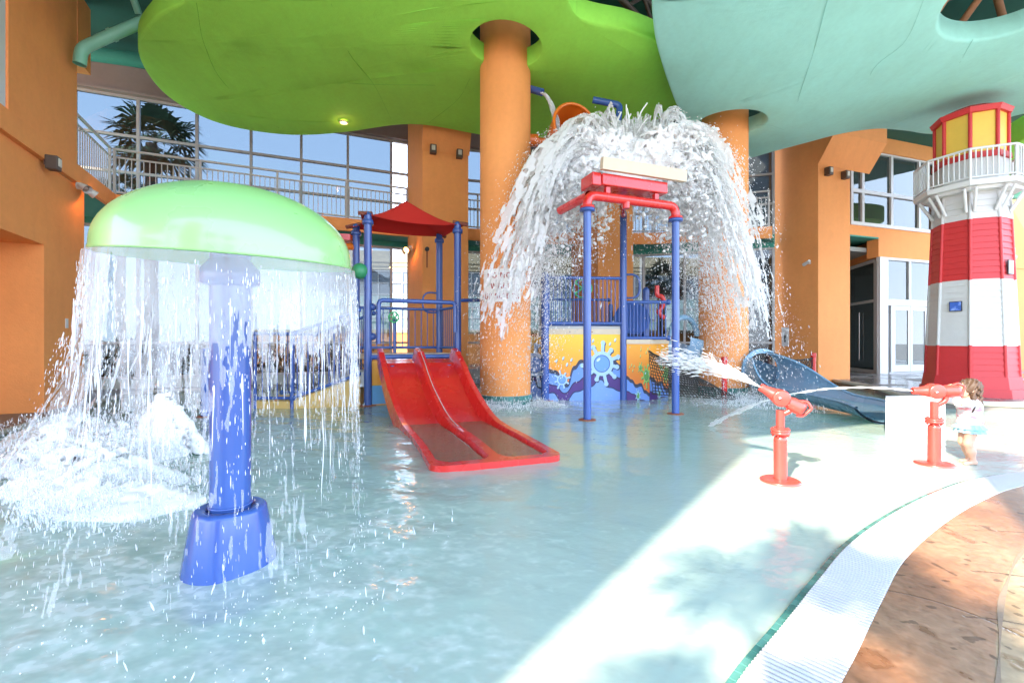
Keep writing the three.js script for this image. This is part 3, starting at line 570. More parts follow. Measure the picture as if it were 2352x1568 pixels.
{
  const lw = wallFrame(lineAt(2.5), LB), pl = (px, py, d, off = 0) => { const q = lineAt(d); return V(q[0], EYE - (py - 784) / FOC * d, -q[1]).addScaledVector(lw.n, off); };
  wallLamp('box lamp on the left orange wall below the balcony edge', pl(93, 371, 7.86, 0.09), lw.n);
  floodLamp('twin flood lamp with one lit head on the left wall', pl(160, 425, 8.95, 0.1), lw.n, lw.u, 1);
  solid('wall_notice', 'small white notice on the left orange wall', 'notice', (() => { const q = lineAt(8.75); const w = wallFrame(lineAt(8), LB), s = 0.75 / Math.cos(0.43); return w.box(s - 0.05, s + 0.05, 1.56, 1.74, 0.0, 0.012); })(), M.whitePlain);
  const f2 = wallFrame(P2.fl, P2.fr); 
  wallLamp('left box lamp on the pier behind the red shade', f2.p(0.28, 6.62, 0.0), f2.n); wallLamp('right box lamp on the pier behind the red shade', f2.p(1.02, 6.58, 0), f2.n);
  const f4 = wallFrame(P4l, P4r);
  wallLamp('left box lamp on the broad pier by the entrance', f4.p(0.33, 6.36, 0), f4.n); wallLamp('right box lamp on the broad pier by the entrance', f4.p(1.05, 6.34, 0), f4.n);
  const l2 = wallFrame(P2.fl, P2.bl);
  floodLamp('small lit flood lamp on the side of the middle pier', l2.p(0.95, 4.05, 0.02), l2.n, l2.u, -1);
  const l4 = wallFrame(P4l, P4b);
  const cam = thing('camera_dome', 'small white security camera on the broad orange pier', 'camera');
  part('arm', cyl(l4.p(0.25, 3.66, 0), l4.p(0.25, 3.66, 0.12), 0.025), M.whitePlain, cam); part('body', cyl(l4.p(0.35, 3.62, 0.14), l4.p(0.12, 3.70, 0.2), 0.05, 0.04), M.whitePlain, cam);
  const sp = thing('wall_switch', 'white switch box low on the broad orange pier', 'box'); part('plate', l4.box(0.95, 1.2, 1.15, 1.75, 0, 0.03, 0.008), M.whitePlain, sp); part('slot', l4.box(1.05, 1.1, 1.28, 1.5, 0.03, 0.036), M.dark, sp);
  const nz = thing('pipe_stub', 'small dark pipe stub with rust below on the middle pier', 'pipe'); part('stub', cyl(f2.p(0.12, 3.86, -0.05), f2.p(0.12, 3.86, 0.06), 0.06), M.dark, nz);
  part('rust_streak', f2.box(0.10, 0.145, 3.35, 3.8, 0.0, 0.003), M.rust, nz);
}
// ================================================================ mushroom fountain
const MU = [-1.66, 2.68];
const mushTilt = new THREE.Matrix4().makeRotationFromEuler(new THREE.Euler(0.075, 0, -0.05)).setPosition(MU[0] + 0.03, 1.765, -MU[1]);
{
  const o = thing('mushroom_fountain', 'green domed mushroom fountain on a thick blue post', 'fountain');
  const R = 0.64, out = [], inn = [];
  for (let i = 0; i <= 28; i++) { const a = i / 28 * Math.PI / 2; out.push([R * Math.cos(a), 0.03 + 0.405 * Math.pow(Math.sin(a), 0.95)]); }
  for (let i = 0; i <= 28; i++) { const a = (1 - i / 28) * Math.PI / 2; inn.push([(R - 0.012) * Math.cos(a), 0.02 + 0.37 * Math.sin(a)]); }
  const dome = place(lathe([...inn, [R - 0.004, 0.0], [R + 0.004, 0.004], [R + 0.006, 0.014], ...out].map((p) => [Math.max(p[0], 0.0001), p[1]]), 96), mushTilt);
  part('canopy', dome, M.mushroom, o);
  const f = (y0, y1, r0, r1) => new THREE.CylinderGeometry(r1, r0, y1 - y0, 48).translate(MU[0], (y0 + y1) / 2, -MU[1]);
  part('post', f(0.1, 2.05, 0.107, 0.107), M.blue, o);
  part('collar', lathe([[0.107, 1.62], [0.155, 1.64], [0.155, 1.72], [0.107, 1.78]], 36).translate(MU[0], 0, -MU[1]), M.blue, o);
  part('base', lathe([[0.001, -0.3], [0.272, -0.3], [0.243, 0.0], [0.212, 0.2], [0.192, 0.31], [0.186, 0.325], [0.172, 0.333], [0.128, 0.333], [0.122, 0.31], [0.112, 0.30]], 56).translate(MU[0], 0, -MU[1]), M.blue, o);
  part('weld_ring', new THREE.TorusGeometry(0.11, 0.007, 8, 48).rotateX(Math.PI / 2).translate(MU[0], 0.345, -MU[1]), M.blue, o);
  for (const [a, e] of [[3.75, 0.55], [0.1, 0.7]]) part('bolt', ball(V(R * Math.cos(e) * Math.cos(a), 0.03 + 0.44 * Math.sin(e), -R * Math.cos(e) * Math.sin(a)).applyMatrix4(mushTilt), 0.006, 8, 6), M.rust, o);
}
// ================================================================ lighthouse
{
  const C = V(10.04, 0, -9.96), o = thing('play_lighthouse', 'red and white striped toy lighthouse with a yellow lantern', 'lighthouse');
  const Y = { b: DY, r1: 1.22, w1: 2.58, r2: 3.86, g: 4.52 };
  const rad = (y) => mix(0.735, 0.575, (y - DY) / (4.5 - DY));      // circumradius
  const A0 = Math.atan2(-C.x, -C.z) ;                               // a corner... facets split evenly about the line to the camera
  const dirA = (i) => { const a = A0 + (i + 0) * Math.PI / 4; return V(Math.sin(a), 0, Math.cos(a)); };
  const corner = (i, y, k = 0) => dirA(i).multiplyScalar(rad(y) + k).add(V(C.x, y, C.z));
  const oct = (y0, y1, r0, r1) => { const g = new THREE.CylinderGeometry(r1, r0, y1 - y0, 8, 1); g.rotateY(A0); return flat(g.translate(C.x, (y0 + y1) / 2, C.z)); };
  const oct2 = (y0, y1, r0, r1) => { const g = oct(y0, y1, r0, r1); g.computeVertexNormals(); return g; };
  part('core', oct2(DY, 4.55, 0.70, 0.545), M.white, o);
  part('footing', oct2(DY - 0.05, DY + 0.17, 0.86, 0.83), M.redBoard, o); part('footing', oct2(DY + 0.17, DY + 0.42, 0.80, 0.765), M.redBoard, o);
  // clapboards: every board a wedge, lower edge proud
  const H = 0.127;
  for (let i = 0; i < 8; i++) for (let y = DY + 0.42; y < 4.50; y += H) {
    const y1 = Math.min(y + H, 4.52), mid = (y + y1) / 2, red = mid < Y.r1 || (mid > Y.w1 && mid < Y.r2);
    const a = corner(i, y, 0.022), b = corner(i + 1, y, 0.022), c = corner(i + 1, y1, 0.006), d = corner(i, y1, 0.006), ai = corner(i, y, -0.03), bi = corner(i + 1, y, -0.03), ci = corner(i + 1, y1, -0.03), di = corner(i, y1, -0.03);
    const P = [], q = (p0, p1, p2, p3) => P.push(...[p0, p1, p2, p0, p2, p3].flatMap((v) => [v.x, v.y, v.z]));
    q(a, b, c, d); q(ai, bi, b, a); q(d, c, ci, di); q(bi, ai, di, ci);
    const g = new THREE.BufferGeometry(); g.setAttribute('position', new THREE.Float32BufferAttribute(P, 3)); g.computeVertexNormals();
    part('clapboard', g, red ? M.redBoard : M.white, o);
  }
  for (let i = 0; i < 8; i++) for (const [y0, y1, m] of [[DY + 0.42, Y.r1, M.redBoard], [Y.r1, Y.w1, M.white], [Y.w1, Y.r2, M.redBoard], [Y.r2, 4.52, M.white]]) {
    part('corner_board', cyl(corner(i, y0, 0.006), corner(i, y1, 0.006), 0.034, 0.034, 6), m, o);
  }
  // gallery
  part('gallery_floor', oct2(4.50, 4.60, 0.93, 0.95), M.whitePlain, o); part('gallery_trim', oct2(4.44, 4.50, 0.78, 0.80), M.whitePlain, o);
  for (let i = 0; i < 8; i++) for (const k of [0.14, 0.86]) {
    const pa = corner(i, 4.02, 0.02).lerp(corner(i + 1, 4.02, 0.02), k), od = dirA(i).multiplyScalar(0.86).add(V(C.x, 4.47, C.z)).lerp(dirA(i + 1).multiplyScalar(0.86).add(V(C.x, 4.47, C.z)), k);
    part('bracket', cyl(pa, od, 0.038, 0.038, 4), M.whitePlain, o);
  }
  const gc = (i, y, r = 0.915) => dirA(i).multiplyScalar(r).add(V(C.x, y, C.z));
  for (let i = 0; i < 8; i++) {
    part('gallery_rail', cyl(gc(i, 5.24), gc(i + 1, 5.24), 0.025, 0.025, 8), M.whitePlain, o);
    part('gallery_rail', cyl(gc(i, 4.66), gc(i + 1, 4.66), 0.018, 0.018, 8), M.whitePlain, o);
    part('gallery_post', cyl(gc(i, 4.6), gc(i, 5.25), 0.024, 0.024, 8), M.whitePlain, o);
    for (let k = 1; k < 8; k++) { const a = gc(i, 4.66).lerp(gc(i + 1, 4.66), k / 8), b = gc(i, 5.24).lerp(gc(i + 1, 5.24), k / 8); part('baluster', cyl(a, b, 0.013, 0.013, 6), M.whitePlain, o); }
  }
  // lantern
  part('lantern_wall', oct2(4.6, 5.14, 0.58, 0.58), M.white, o);
  part('lantern_sill', oct2(5.14, 5.26, 0.63, 0.62), M.redBoard, o);
  const lc = (i, y, r = 0.555) => dirA(i).multiplyScalar(r).add(V(C.x, y, C.z));
  for (let i = 0; i < 8; i++) {
    const w = wallFrame(PD(lc(i, 0)), PD(lc(i + 1, 0)));
    part('lantern_panel', cyl(lc(i, 5.26).lerp(lc(i + 1, 5.26), 0.5), lc(i, 6.12).lerp(lc(i + 1, 6.12), 0.5), 0.001, 0.001, 3), M.yellow, o).geometry = metricUV(flat(prism([PD(lc(i, 0)), PD(lc(i + 1, 0)), PD(lc(i + 1, 0, 0.50)), PD(lc(i, 0, 0.50))], 5.26, 6.12)));
    part('lantern_post', cyl(lc(i, 5.26, 0.57), lc(i, 6.12, 0.57), 0.034, 0.034, 8), M.redBoard, o);
  }
  part('lantern_eave', oct2(6.10, 6.20, 0.62, 0.66), M.redBoard, o); part('lantern_roof', oct2(6.20, 6.36, 0.64, 0.3), M.redBoard, o);
  // plaques
  const fw = wallFrame(PD(corner(0, 1.9, 0.03)), PD(corner(-1, 1.9, 0.03))), fe = wallFrame(PD(corner(0, 1.9, 0.03)), PD(corner(1, 1.9, 0.03)));
  const lf = fw.u.x < 0 ? fw : fe, rt = fw.u.x < 0 ? fe : fw;
  const pq = thing('wall_plaque', 'small square blue framed picture on the white band of the lighthouse', 'plaque');
  part('plaque_frame', lf.box(0.12, 0.335, 1.94, 2.15, 0.012, 0.03, 0.005), M.dark, pq); part('picture', lf.box(0.135, 0.32, 1.955, 2.135, 0.03, 0.034), std(0xffffff, 0.3, { map: tex(64, 64, (u, v) => { const n = fbm(u * 3, v * 3, 3, 0, 301); return [0.04 + 0.25 * sst(0.5, 0.8, n), 0.12 + 0.3 * sst(0.5, 0.8, n), 0.45 + 0.3 * sst(0.4, 0.8, n)]; }) }), pq);
  const rw = wallFrame(PD(corner(1, 2.8, 0.03)), PD(corner(2, 2.8, 0.03))), rw2 = wallFrame(PD(corner(-1, 2.8, 0.03)), PD(corner(-2, 2.8, 0.03)));
  const r2 = corner(1, 2.8, 0).x > corner(-1, 2.8, 0).x ? rw : rw2;
  const p2 = thing('wall_plaque', 'small black framed white notice on the red band of the lighthouse', 'plaque');
  part('plaque_frame', r2.box(0.14, 0.36, 2.68, 2.98, 0.012, 0.03, 0.005), M.dark, p2); part('notice', r2.box(0.155, 0.345, 2.695, 2.965, 0.03, 0.034), M.whitePlain, p2);
  const fl = thing('flood_lamp', 'white flood lamp on the wall right of the lighthouse', 'lamp', 'twin flood lamps on the walls');
  const fp = at(2322, 578, 13.2); part('housing', rbx(fp.x - 0.1, fp.x + 0.1, fp.y - 0.12, fp.y + 0.12, fp.z - 0.1, fp.z + 0.05, 0.02), M.whitePlain, fl); part('lamp_head', ball(V(fp.x - 0.04, fp.y - 0.18, fp.z + 0.1), 0.09), M.beige, fl);
  solid('aqua_disc_lamp', 'aqua disc lamp on the wall right of the lighthouse gallery', 'lamp', place(lathe([[0.0001, -0.06], [0.14, -0.05], [0.2, 0], [0.14, 0.05], [0.0001, 0.06]], 28).scale(1, 1, 1.5), new THREE.Matrix4().makeRotationFromEuler(new THREE.Euler(1.2, 0, 0.6)).setPosition(at(2327, 437, 12.6))), M.mint);
}
// ================================================================ play tower with red shade
const cross = (p, q, t) => [mix(p[0], q[0], t), mix(p[1], q[1], t)];
const W3 = (p, y) => V(p[0], y, -p[1]);
function foot(parent, p, r = 0.06) { part('foot_flange', lathe([[r, 0.014], [r * 2.1, 0.010], [r * 2.2, -0.012], [r, -0.016]], 24).translate(p[0], 0, -p[1]), M.rust, parent); }
function post(parent, p, y1, r, y0 = -0.35) { part('post', [cyl(W3(p, y0), W3(p, y1), r, r, 24), ball(W3(p, y1), r, 16, 10)], M.blue, parent); }
function collarAt(parent, p, y, r) { part('collar', lathe([[r, -0.05], [r + 0.03, -0.045], [r + 0.035, 0], [r + 0.03, 0.045], [r, 0.05]], 24).translate(p[0], y, -p[1]), M.blue, parent); }
function railing(parent, A, B, y0, y1, n, r = 0.032, yB0 = y0, yB1 = y1) {
  const g = new THREE.Group(); g.name = 'railing'; parent.add(g);
  part('top_rail', cyl(W3(A, y1), W3(B, yB1), r, r, 12), M.blue, g); part('bottom_rail', cyl(W3(A, y0), W3(B, yB0), r, r, 12), M.blue, g);
  part('socket', [ball(W3(cross(A, B, 0.02), y1), r * 1.7, 12, 8), ball(W3(cross(A, B, 0.98), yB1), r * 1.7, 12, 8), ball(W3(cross(A, B, 0.02), y0), r * 1.7, 12, 8), ball(W3(cross(A, B, 0.98), yB0), r * 1.7, 12, 8)], M.blue, g);
  for (let i = 1; i < n; i++) { const t = i / n, p = cross(A, B, t); part('baluster', cyl(W3(p, mix(y0, yB0, t)), W3(p, mix(y1, yB1, t)), 0.0115, 0.0115, 7), M.blue, g); }
  return g;
}
const T1 = [-2.93, 9.24], T4 = [-1.195, 9.99], T3 = [-1.75, 10.95], T2 = [-3.49, 10.18];
const tower = thing('play_tower', 'blue post play tower under a red peaked fabric shade', 'play structure');
{
  for (const [p, y] of [[T1, 3.86], [T2, 3.86], [T3, 3.86], [T4, 3.86]]) { post(tower, p, y, 0.078); collarAt(tower, p, 3.72, 0.078); foot(tower, p, 0.078); }
  part('platform', prism([T1, T4, T3, T2], 0.93, 1.04), M.beige, tower);
  part('platform_edge', [cyl(W3(T1, 0.98), W3(T4, 0.98), 0.05), cyl(W3(T2, 0.98), W3(T3, 0.98), 0.05)], M.blue, tower);
  railing(tower, T2, T3, 1.16, 2.06, 13); railing(tower, T4, T3, 1.16, 2.06, 9);
  // hand bar over the slide entry with turned-down end
  const h0 = cross(T1, T4, 0.09), h1 = cross(T1, T4, 0.93), off = [0.1, -0.2];
  const sh = (p) => [p[0] + off[0], p[1] + off[1]];
  part('entry_bar', pipe([W3(sh(h0), 1.25), W3(sh(h0), 2.13), W3(sh(h1), 2.13), W3(sh(h1), 1.5)], 0.045, 0.1, 12), M.blue, tower);
  part('clamp', [ball(W3(cross(T1, T4, 0.05), 2.0), 0.075), ball(W3(cross(T1, T4, 0.05), 1.4), 0.075)], M.blue, tower);
  part('hand_loop', tube([[0, 2.0], [0.28, 2.0], [0.4, 2.1], [0.4, 2.35], [0.28, 2.46], [0, 2.46]].map(([s, y]) => W3([T3[0] - s * 0.9, T3[1] - s * 0.35], y)), 0.022, 40, 8), M.blue, tower);
  part('side_bar', cyl(W3(T4, 2.2), W3([0.2, 10.9], 2.3), 0.04), M.blue, tower);
  // steering wheel
  const wc = W3(cross(T2, T3, 0.45), 1.85).add(V(0.02, 0, 0.2)), wh = new THREE.Group(); wh.name = 'steering_wheel'; tower.add(wh);
  part('rim', new THREE.TorusGeometry(0.115, 0.016, 10, 32).translate(wc.x, wc.y, wc.z), M.wheelGreen, wh);
  for (let i = 0; i < 5; i++) { const a = i / 5 * 6.283 + 0.5; part('spoke', cyl(wc, wc.clone().add(V(Math.cos(a) * 0.11, Math.sin(a) * 0.11, 0)), 0.014, 0.018, 8), M.wheelGreen, wh); }
  part('wheel_post', cyl(V(wc.x, 1.04, wc.z - 0.08), V(wc.x, wc.y, wc.z - 0.08), 0.04), M.blue, tower);
  // green water cannon knob on the outer post
  part('valve', [cyl(W3([T1[0] - 0.42, T1[1] - 0.05], 2.72), W3([T1[0] - 0.08, T1[1] - 0.05], 2.72), 0.075, 0.075, 18), ball(W3([T1[0] - 0.14, T1[1] - 0.06], 2.72), 0.16, 20, 14)], M.green, tower);
  // orange drain elbow under a small red roof on the rear post
  part('spill_elbow', pipe([W3([T2[0] - 0.55, T2[1]], 3.42), W3([T2[0], T2[1]], 3.42), W3(T2, 3.1)], 0.075, 0.12, 14), M.orangeShell, tower);
  part('spill_tray', prism([[T2[0] - 1.2, T2[1] - 0.4], [T2[0] - 0.1, T2[1] - 0.1], [T2[0] - 0.1, T2[1] + 0.5], [T2[0] - 1.2, T2[1] + 0.4]], 3.55, 3.68), M.red, tower);
  // skirt panels under the deck
  part('skirt_panel', wallFrame(T1, T4).box(0.08, 1.8, 0.0, 0.9, -0.04, 0.0), std(lin(0.78, 0.36, 0.05), 0.6), tower);
  part('splash_print', wallFrame(T1, T4).box(0.08, 0.42, 0.02, 0.40, 0.0, 0.012), std(lin(0.12, 0.35, 0.62), 0.5), tower);
  // fabric shade: four pulled-out corners and a raised peak
  const cor = [T1, T4, T3, T2].map((p) => [mix((T1[0] + T3[0]) / 2, p[0], 1.2), mix((T1[1] + T3[1]) / 2, p[1], 1.2)]), N = 28, P = [], I = [];
  for (let j = 0; j <= N; j++) for (let i = 0; i <= N; i++) {
    const u = i / N, v = j / N, a = cross(cor[0], cor[1], u), b = cross(cor[3], cor[2], u), p = cross(a, b, v);
    const edgeIn = (t) => 4 * t * (1 - t); const du = (u - 0.5) * (1 - 0.14 * edgeIn(v)), dv = (v - 0.5) * (1 - 0.14 * edgeIn(u));
    const a2 = cross(cor[0], cor[1], du + 0.5), b2 = cross(cor[3], cor[2], du + 0.5), q = cross(a2, b2, dv + 0.5);
    const r = Math.max(Math.abs(u - 0.5), Math.abs(v - 0.5)) * 2, rr2 = Math.hypot(u - 0.5, v - 0.5) * 2;
    const y = 3.90 + 0.52 * Math.pow(clamp(1 - r * 0.55 - rr2 * 0.35), 1.15) - 0.13 * edgeIn(u) * edgeIn(v) * r + -0.14 * (edgeIn(u) * Math.pow(Math.abs(v - 0.5) * 2, 3) + edgeIn(v) * Math.pow(Math.abs(u - 0.5) * 2, 3));
    P.push(q[0], y, -q[1]); if (i < N && j < N) { const k = j * (N + 1) + i; I.push(k, k + 1, k + N + 1, k + 1, k + N + 2, k + N + 1); }
  }
  const g = new THREE.BufferGeometry(); g.setAttribute('position', new THREE.Float32BufferAttribute(P, 3)); g.setIndex(I); g.computeVertexNormals();
  const low = g.clone(); low.translate(0, -0.008, 0);
  part('shade_fabric', [g, low], std(lin(0.60, 0.02, 0.015), 0.9, { side: THREE.DoubleSide }), tower);
  for (const [a, b] of [[0, 2], [1, 3]]) part('roof_arm', [cyl(W3(cor[a], 3.86), W3(cross(cor[a], cor[b], 0.12), 3.92), 0.045, 0.045, 6), cyl(W3(cor[b], 3.86), W3(cross(cor[b], cor[a], 0.12), 3.92), 0.045, 0.045, 6)], std(lin(0.22, 0.07, 0.045), 0.7), tower);
}
// ---- ramp and stairs on the left of the tower
{
  const o = thing('stair_ramp', 'yellow walled ramp with blue barred railing left of the tower', 'ramp');
  const a = PD(G(585, 938)), b = PD(G(670, 938)), c = [T1[0] - 0.12, T1[1] - 0.12];
  const y0 = EYE - (914 - 784) / FOC * a[1], y1 = EYE - (858 - 784) / FOC * c[1], t0 = EYE - (766 - 784) / FOC * a[1], t1 = EYE - (712 - 784) / FOC * c[1];
  const s = [a, b, c], ya = [y0, y0, y1], yt = [t0, t0 + 0.0, t1];
  const wallPrism = (p, q, h0, h1) => { const w = wallFrame(p, q), sh = new THREE.Shape([[0, -0.35], [w.L, -0.35], [w.L, h1], [0, h0]].map((k) => new THREE.Vector2(...k))); const g = new THREE.ExtrudeGeometry(sh, { depth: 1.0, bevelEnabled: false }); const m = new THREE.Matrix4().makeBasis(w.u, V(0, 1, 0), w.n.clone().negate()).setPosition(w.p(0, 0, 0)); return place(g, m); };
  part('side_wall', wallPrism(a, b, y0 - 0.06, y0 - 0.06), M.stairYellow, o); part('side_wall', wallPrism(b, c, y0 - 0.06, y1 - 0.06), M.stairYellow, o);
  for (let i = 0; i < 4; i++) { const p = cross(b, c, 0.25 + i * 0.2), q = cross(b, c, 0.45 + i * 0.2); const h = mix(y0, y1, 0.45 + i * 0.2); part('step', prism([[p[0] + 0.05, p[1] + 0.15], [q[0] + 0.05, q[1] + 0.15], [q[0] - 0.2, q[1] + 1.05], [p[0] - 0.2, p[1] + 1.05]], h - 0.3, h), M.whitePlain, o); }
  railing(o, a, b, y0, t0, 5, 0.03); railing(o, b, c, y0, t0, 13, 0.03, y1, t1);
  const sft = (p) => [p[0] + 0.0, p[1] + 1.0]; railing(o, sft(a), sft(b), y0, t0, 5, 0.03); railing(o, sft(b), sft(c), y0, t0, 13, 0.03, y1, t1);
  for (const p of [a, b]) part('post', cyl(W3(p, -0.3), W3(p, t0), 0.034, 0.034, 12), M.blue, o);
  for (const [px, py, lab] of [[473, 956, 'front blue bollard pair left of the ramp beside the mushroom post'], [487, 946, 'rear blue bollard of the pair behind the mushroom post']]) {
    const p = PD(G(px, py)), h = EYE - (803 - 784) / FOC * p[1], bo = thing('bollard', lab.replace('front blue bollard pair', 'front blue bollard of the pair'), 'bollard', 'blue bollards by the ramp');
    part('tube', [cyl(W3(p, -0.3), W3(p, h), 0.085, 0.085, 24)], M.blue, bo); part('cap', lathe([[0.0001, 0.03], [0.07, 0.028], [0.086, 0.01], [0.086, -0.02]], 24).translate(p[0], h, -p[1]), M.blue, bo); foot(bo, p, 0.075);
  }
}
// ---- red double slide
{
  const o = thing('double_slide', 'wide red two lane water slide running into the pool', 'slide');
  const F0 = [-0.11, 4.70], B = [-0.323, 0.946], Wd = [0.946, 0.323], L = 4.72, HW = 0.72;
  const prof = (s) => { const t = clamp((s - 2.15) / 2.2); return -0.03 + 1.03 * (s < 4.35 ? Math.pow(t, 1.75) * (1 - 0.10 * sst(0.75, 1, t)) : 0.90 + 0.06 * sst(4.35, 4.72, s)); };
  const lane = (s, w) => { const wc = w < 0 ? -0.345 : 0.345, hw = 0.262, r = 0.17; const qx = Math.abs(w - wc) - hw + r, qs = 0.17 - s + r; return Math.hypot(Math.max(qx, 0), Math.max(qs, 0)) + Math.min(Math.max(qx, qs), 0) - r; };
  const rim = (s) => mix(0.095, 0.21, sst(1.6, 3.2, s));
  const hgt = (s, w) => prof(s) + rim(s) * sst(-0.035, 0.03, lane(s, w)) + 0.012 * sst(0.03, 0, Math.abs(w)) * (s > 1.6 ? 1 : 0);
  const hw = (s) => { const r = 0.16; return s < r ? HW - r + Math.sqrt(Math.max(0, r * r - (r - s) ** 2)) : HW; };
  const NS = 170, NW = 130, P = [], I = [], fl = (s) => 1 + 0.08 * sst(1.5, 4.7, s), sl = (s) => -0.26 * sst(1.0, 4.7, s), pt = (s, w, y) => [F0[0] + B[0] * s + Wd[0] * (w * fl(s) + sl(s)), y, -(F0[1] + B[1] * s + Wd[1] * (w * fl(s) + sl(s)))];
  for (let j = 0; j <= NS; j++) for (let i = 0; i <= NW; i++) { const s = L * Math.pow(j / NS, 1.0), w = mix(-1, 1, i / NW) * hw(s); P.push(...pt(s, w, hgt(s, w))); if (i < NW && j < NS) { const k = j * (NW + 1) + i; I.push(k, k + 1, k + NW + 1, k + 1, k + NW + 2, k + NW + 1); } }
  const g = new THREE.BufferGeometry(); g.setAttribute('position', new THREE.Float32BufferAttribute(P, 3)); g.setIndex(I); g.computeVertexNormals();
  part('chute', toCreasedNormals(g, 0.6), M.red, o);
  const Q = [], QI = [], rimPts = [];
  for (let j = NS; j >= 0; j--) rimPts.push([L * j / NS, -hw(L * j / NS)]); for (let i = 1; i < 40; i++) rimPts.push([0, mix(-1, 1, i / 40) * hw(0)]); for (let j = 0; j <= NS; j++) rimPts.push([L * j / NS, hw(L * j / NS)]);
  rimPts.forEach(([s, w], k) => { const y = hgt(s, w), lo = s < 1.6 ? -0.16 : mix(-0.16, prof(s) - 0.12, sst(1.6, 2.8, s)); Q.push(...pt(s, w, y), ...pt(s, w * 1.004, lo)); if (k) QI.push(2 * k - 2, 2 * k - 1, 2 * k, 2 * k, 2 * k - 1, 2 * k + 1); });
  const q = new THREE.BufferGeometry(); q.setAttribute('position', new THREE.Float32BufferAttribute(Q, 3)); q.setIndex(QI); q.computeVertexNormals();
  part('side_wall', q, (() => { const m = M.red.clone(); m.side = THREE.DoubleSide; m.userData = { metric: true }; return m; })(), o);
  // shallow water standing in the two lanes
  for (const c of [-0.345, 0.345]) { const S = []; for (let i = 0; i <= 20; i++) { const a = Math.PI + i / 20 * Math.PI; S.push([0.30 + 0.12 * Math.sin(a), c + 0.24 * Math.cos(a)]); } const pl = [...S, [2.75, c + 0.25], [2.75, c - 0.25]].map(([s, w]) => { const k = pt(s, w, 0); return [k[0], -k[2]]; }); const wg = new THREE.ShapeGeometry(new THREE.Shape(pl.map((p) => new THREE.Vector2(...p)))).rotateX(-Math.PI / 2).translate(0, 0.028, 0); part('lane_water', wg, phys(lin(0.42, 0.27, 0.17), 0.05, { transmission: 0.6, thickness: 0, ior: 1.33, bumpMap: grain, bumpScale: 0.012, side: THREE.DoubleSide }), o); }
  part('seam', tube(Array.from({ length: 24 }, (_, i) => { const s = mix(1.9, 4.6, i / 23); return V(...pt(s, 0.0, hgt(s, 0) + 0.004)); }), 0.006, 80, 5), M.whitePlain, o);
  for (const w of [-0.5, 0.5]) part('leg', cyl(V(...pt(4.3, w, -0.3)), V(...pt(4.3, w, 0.85)), 0.05), M.blue, o);
}
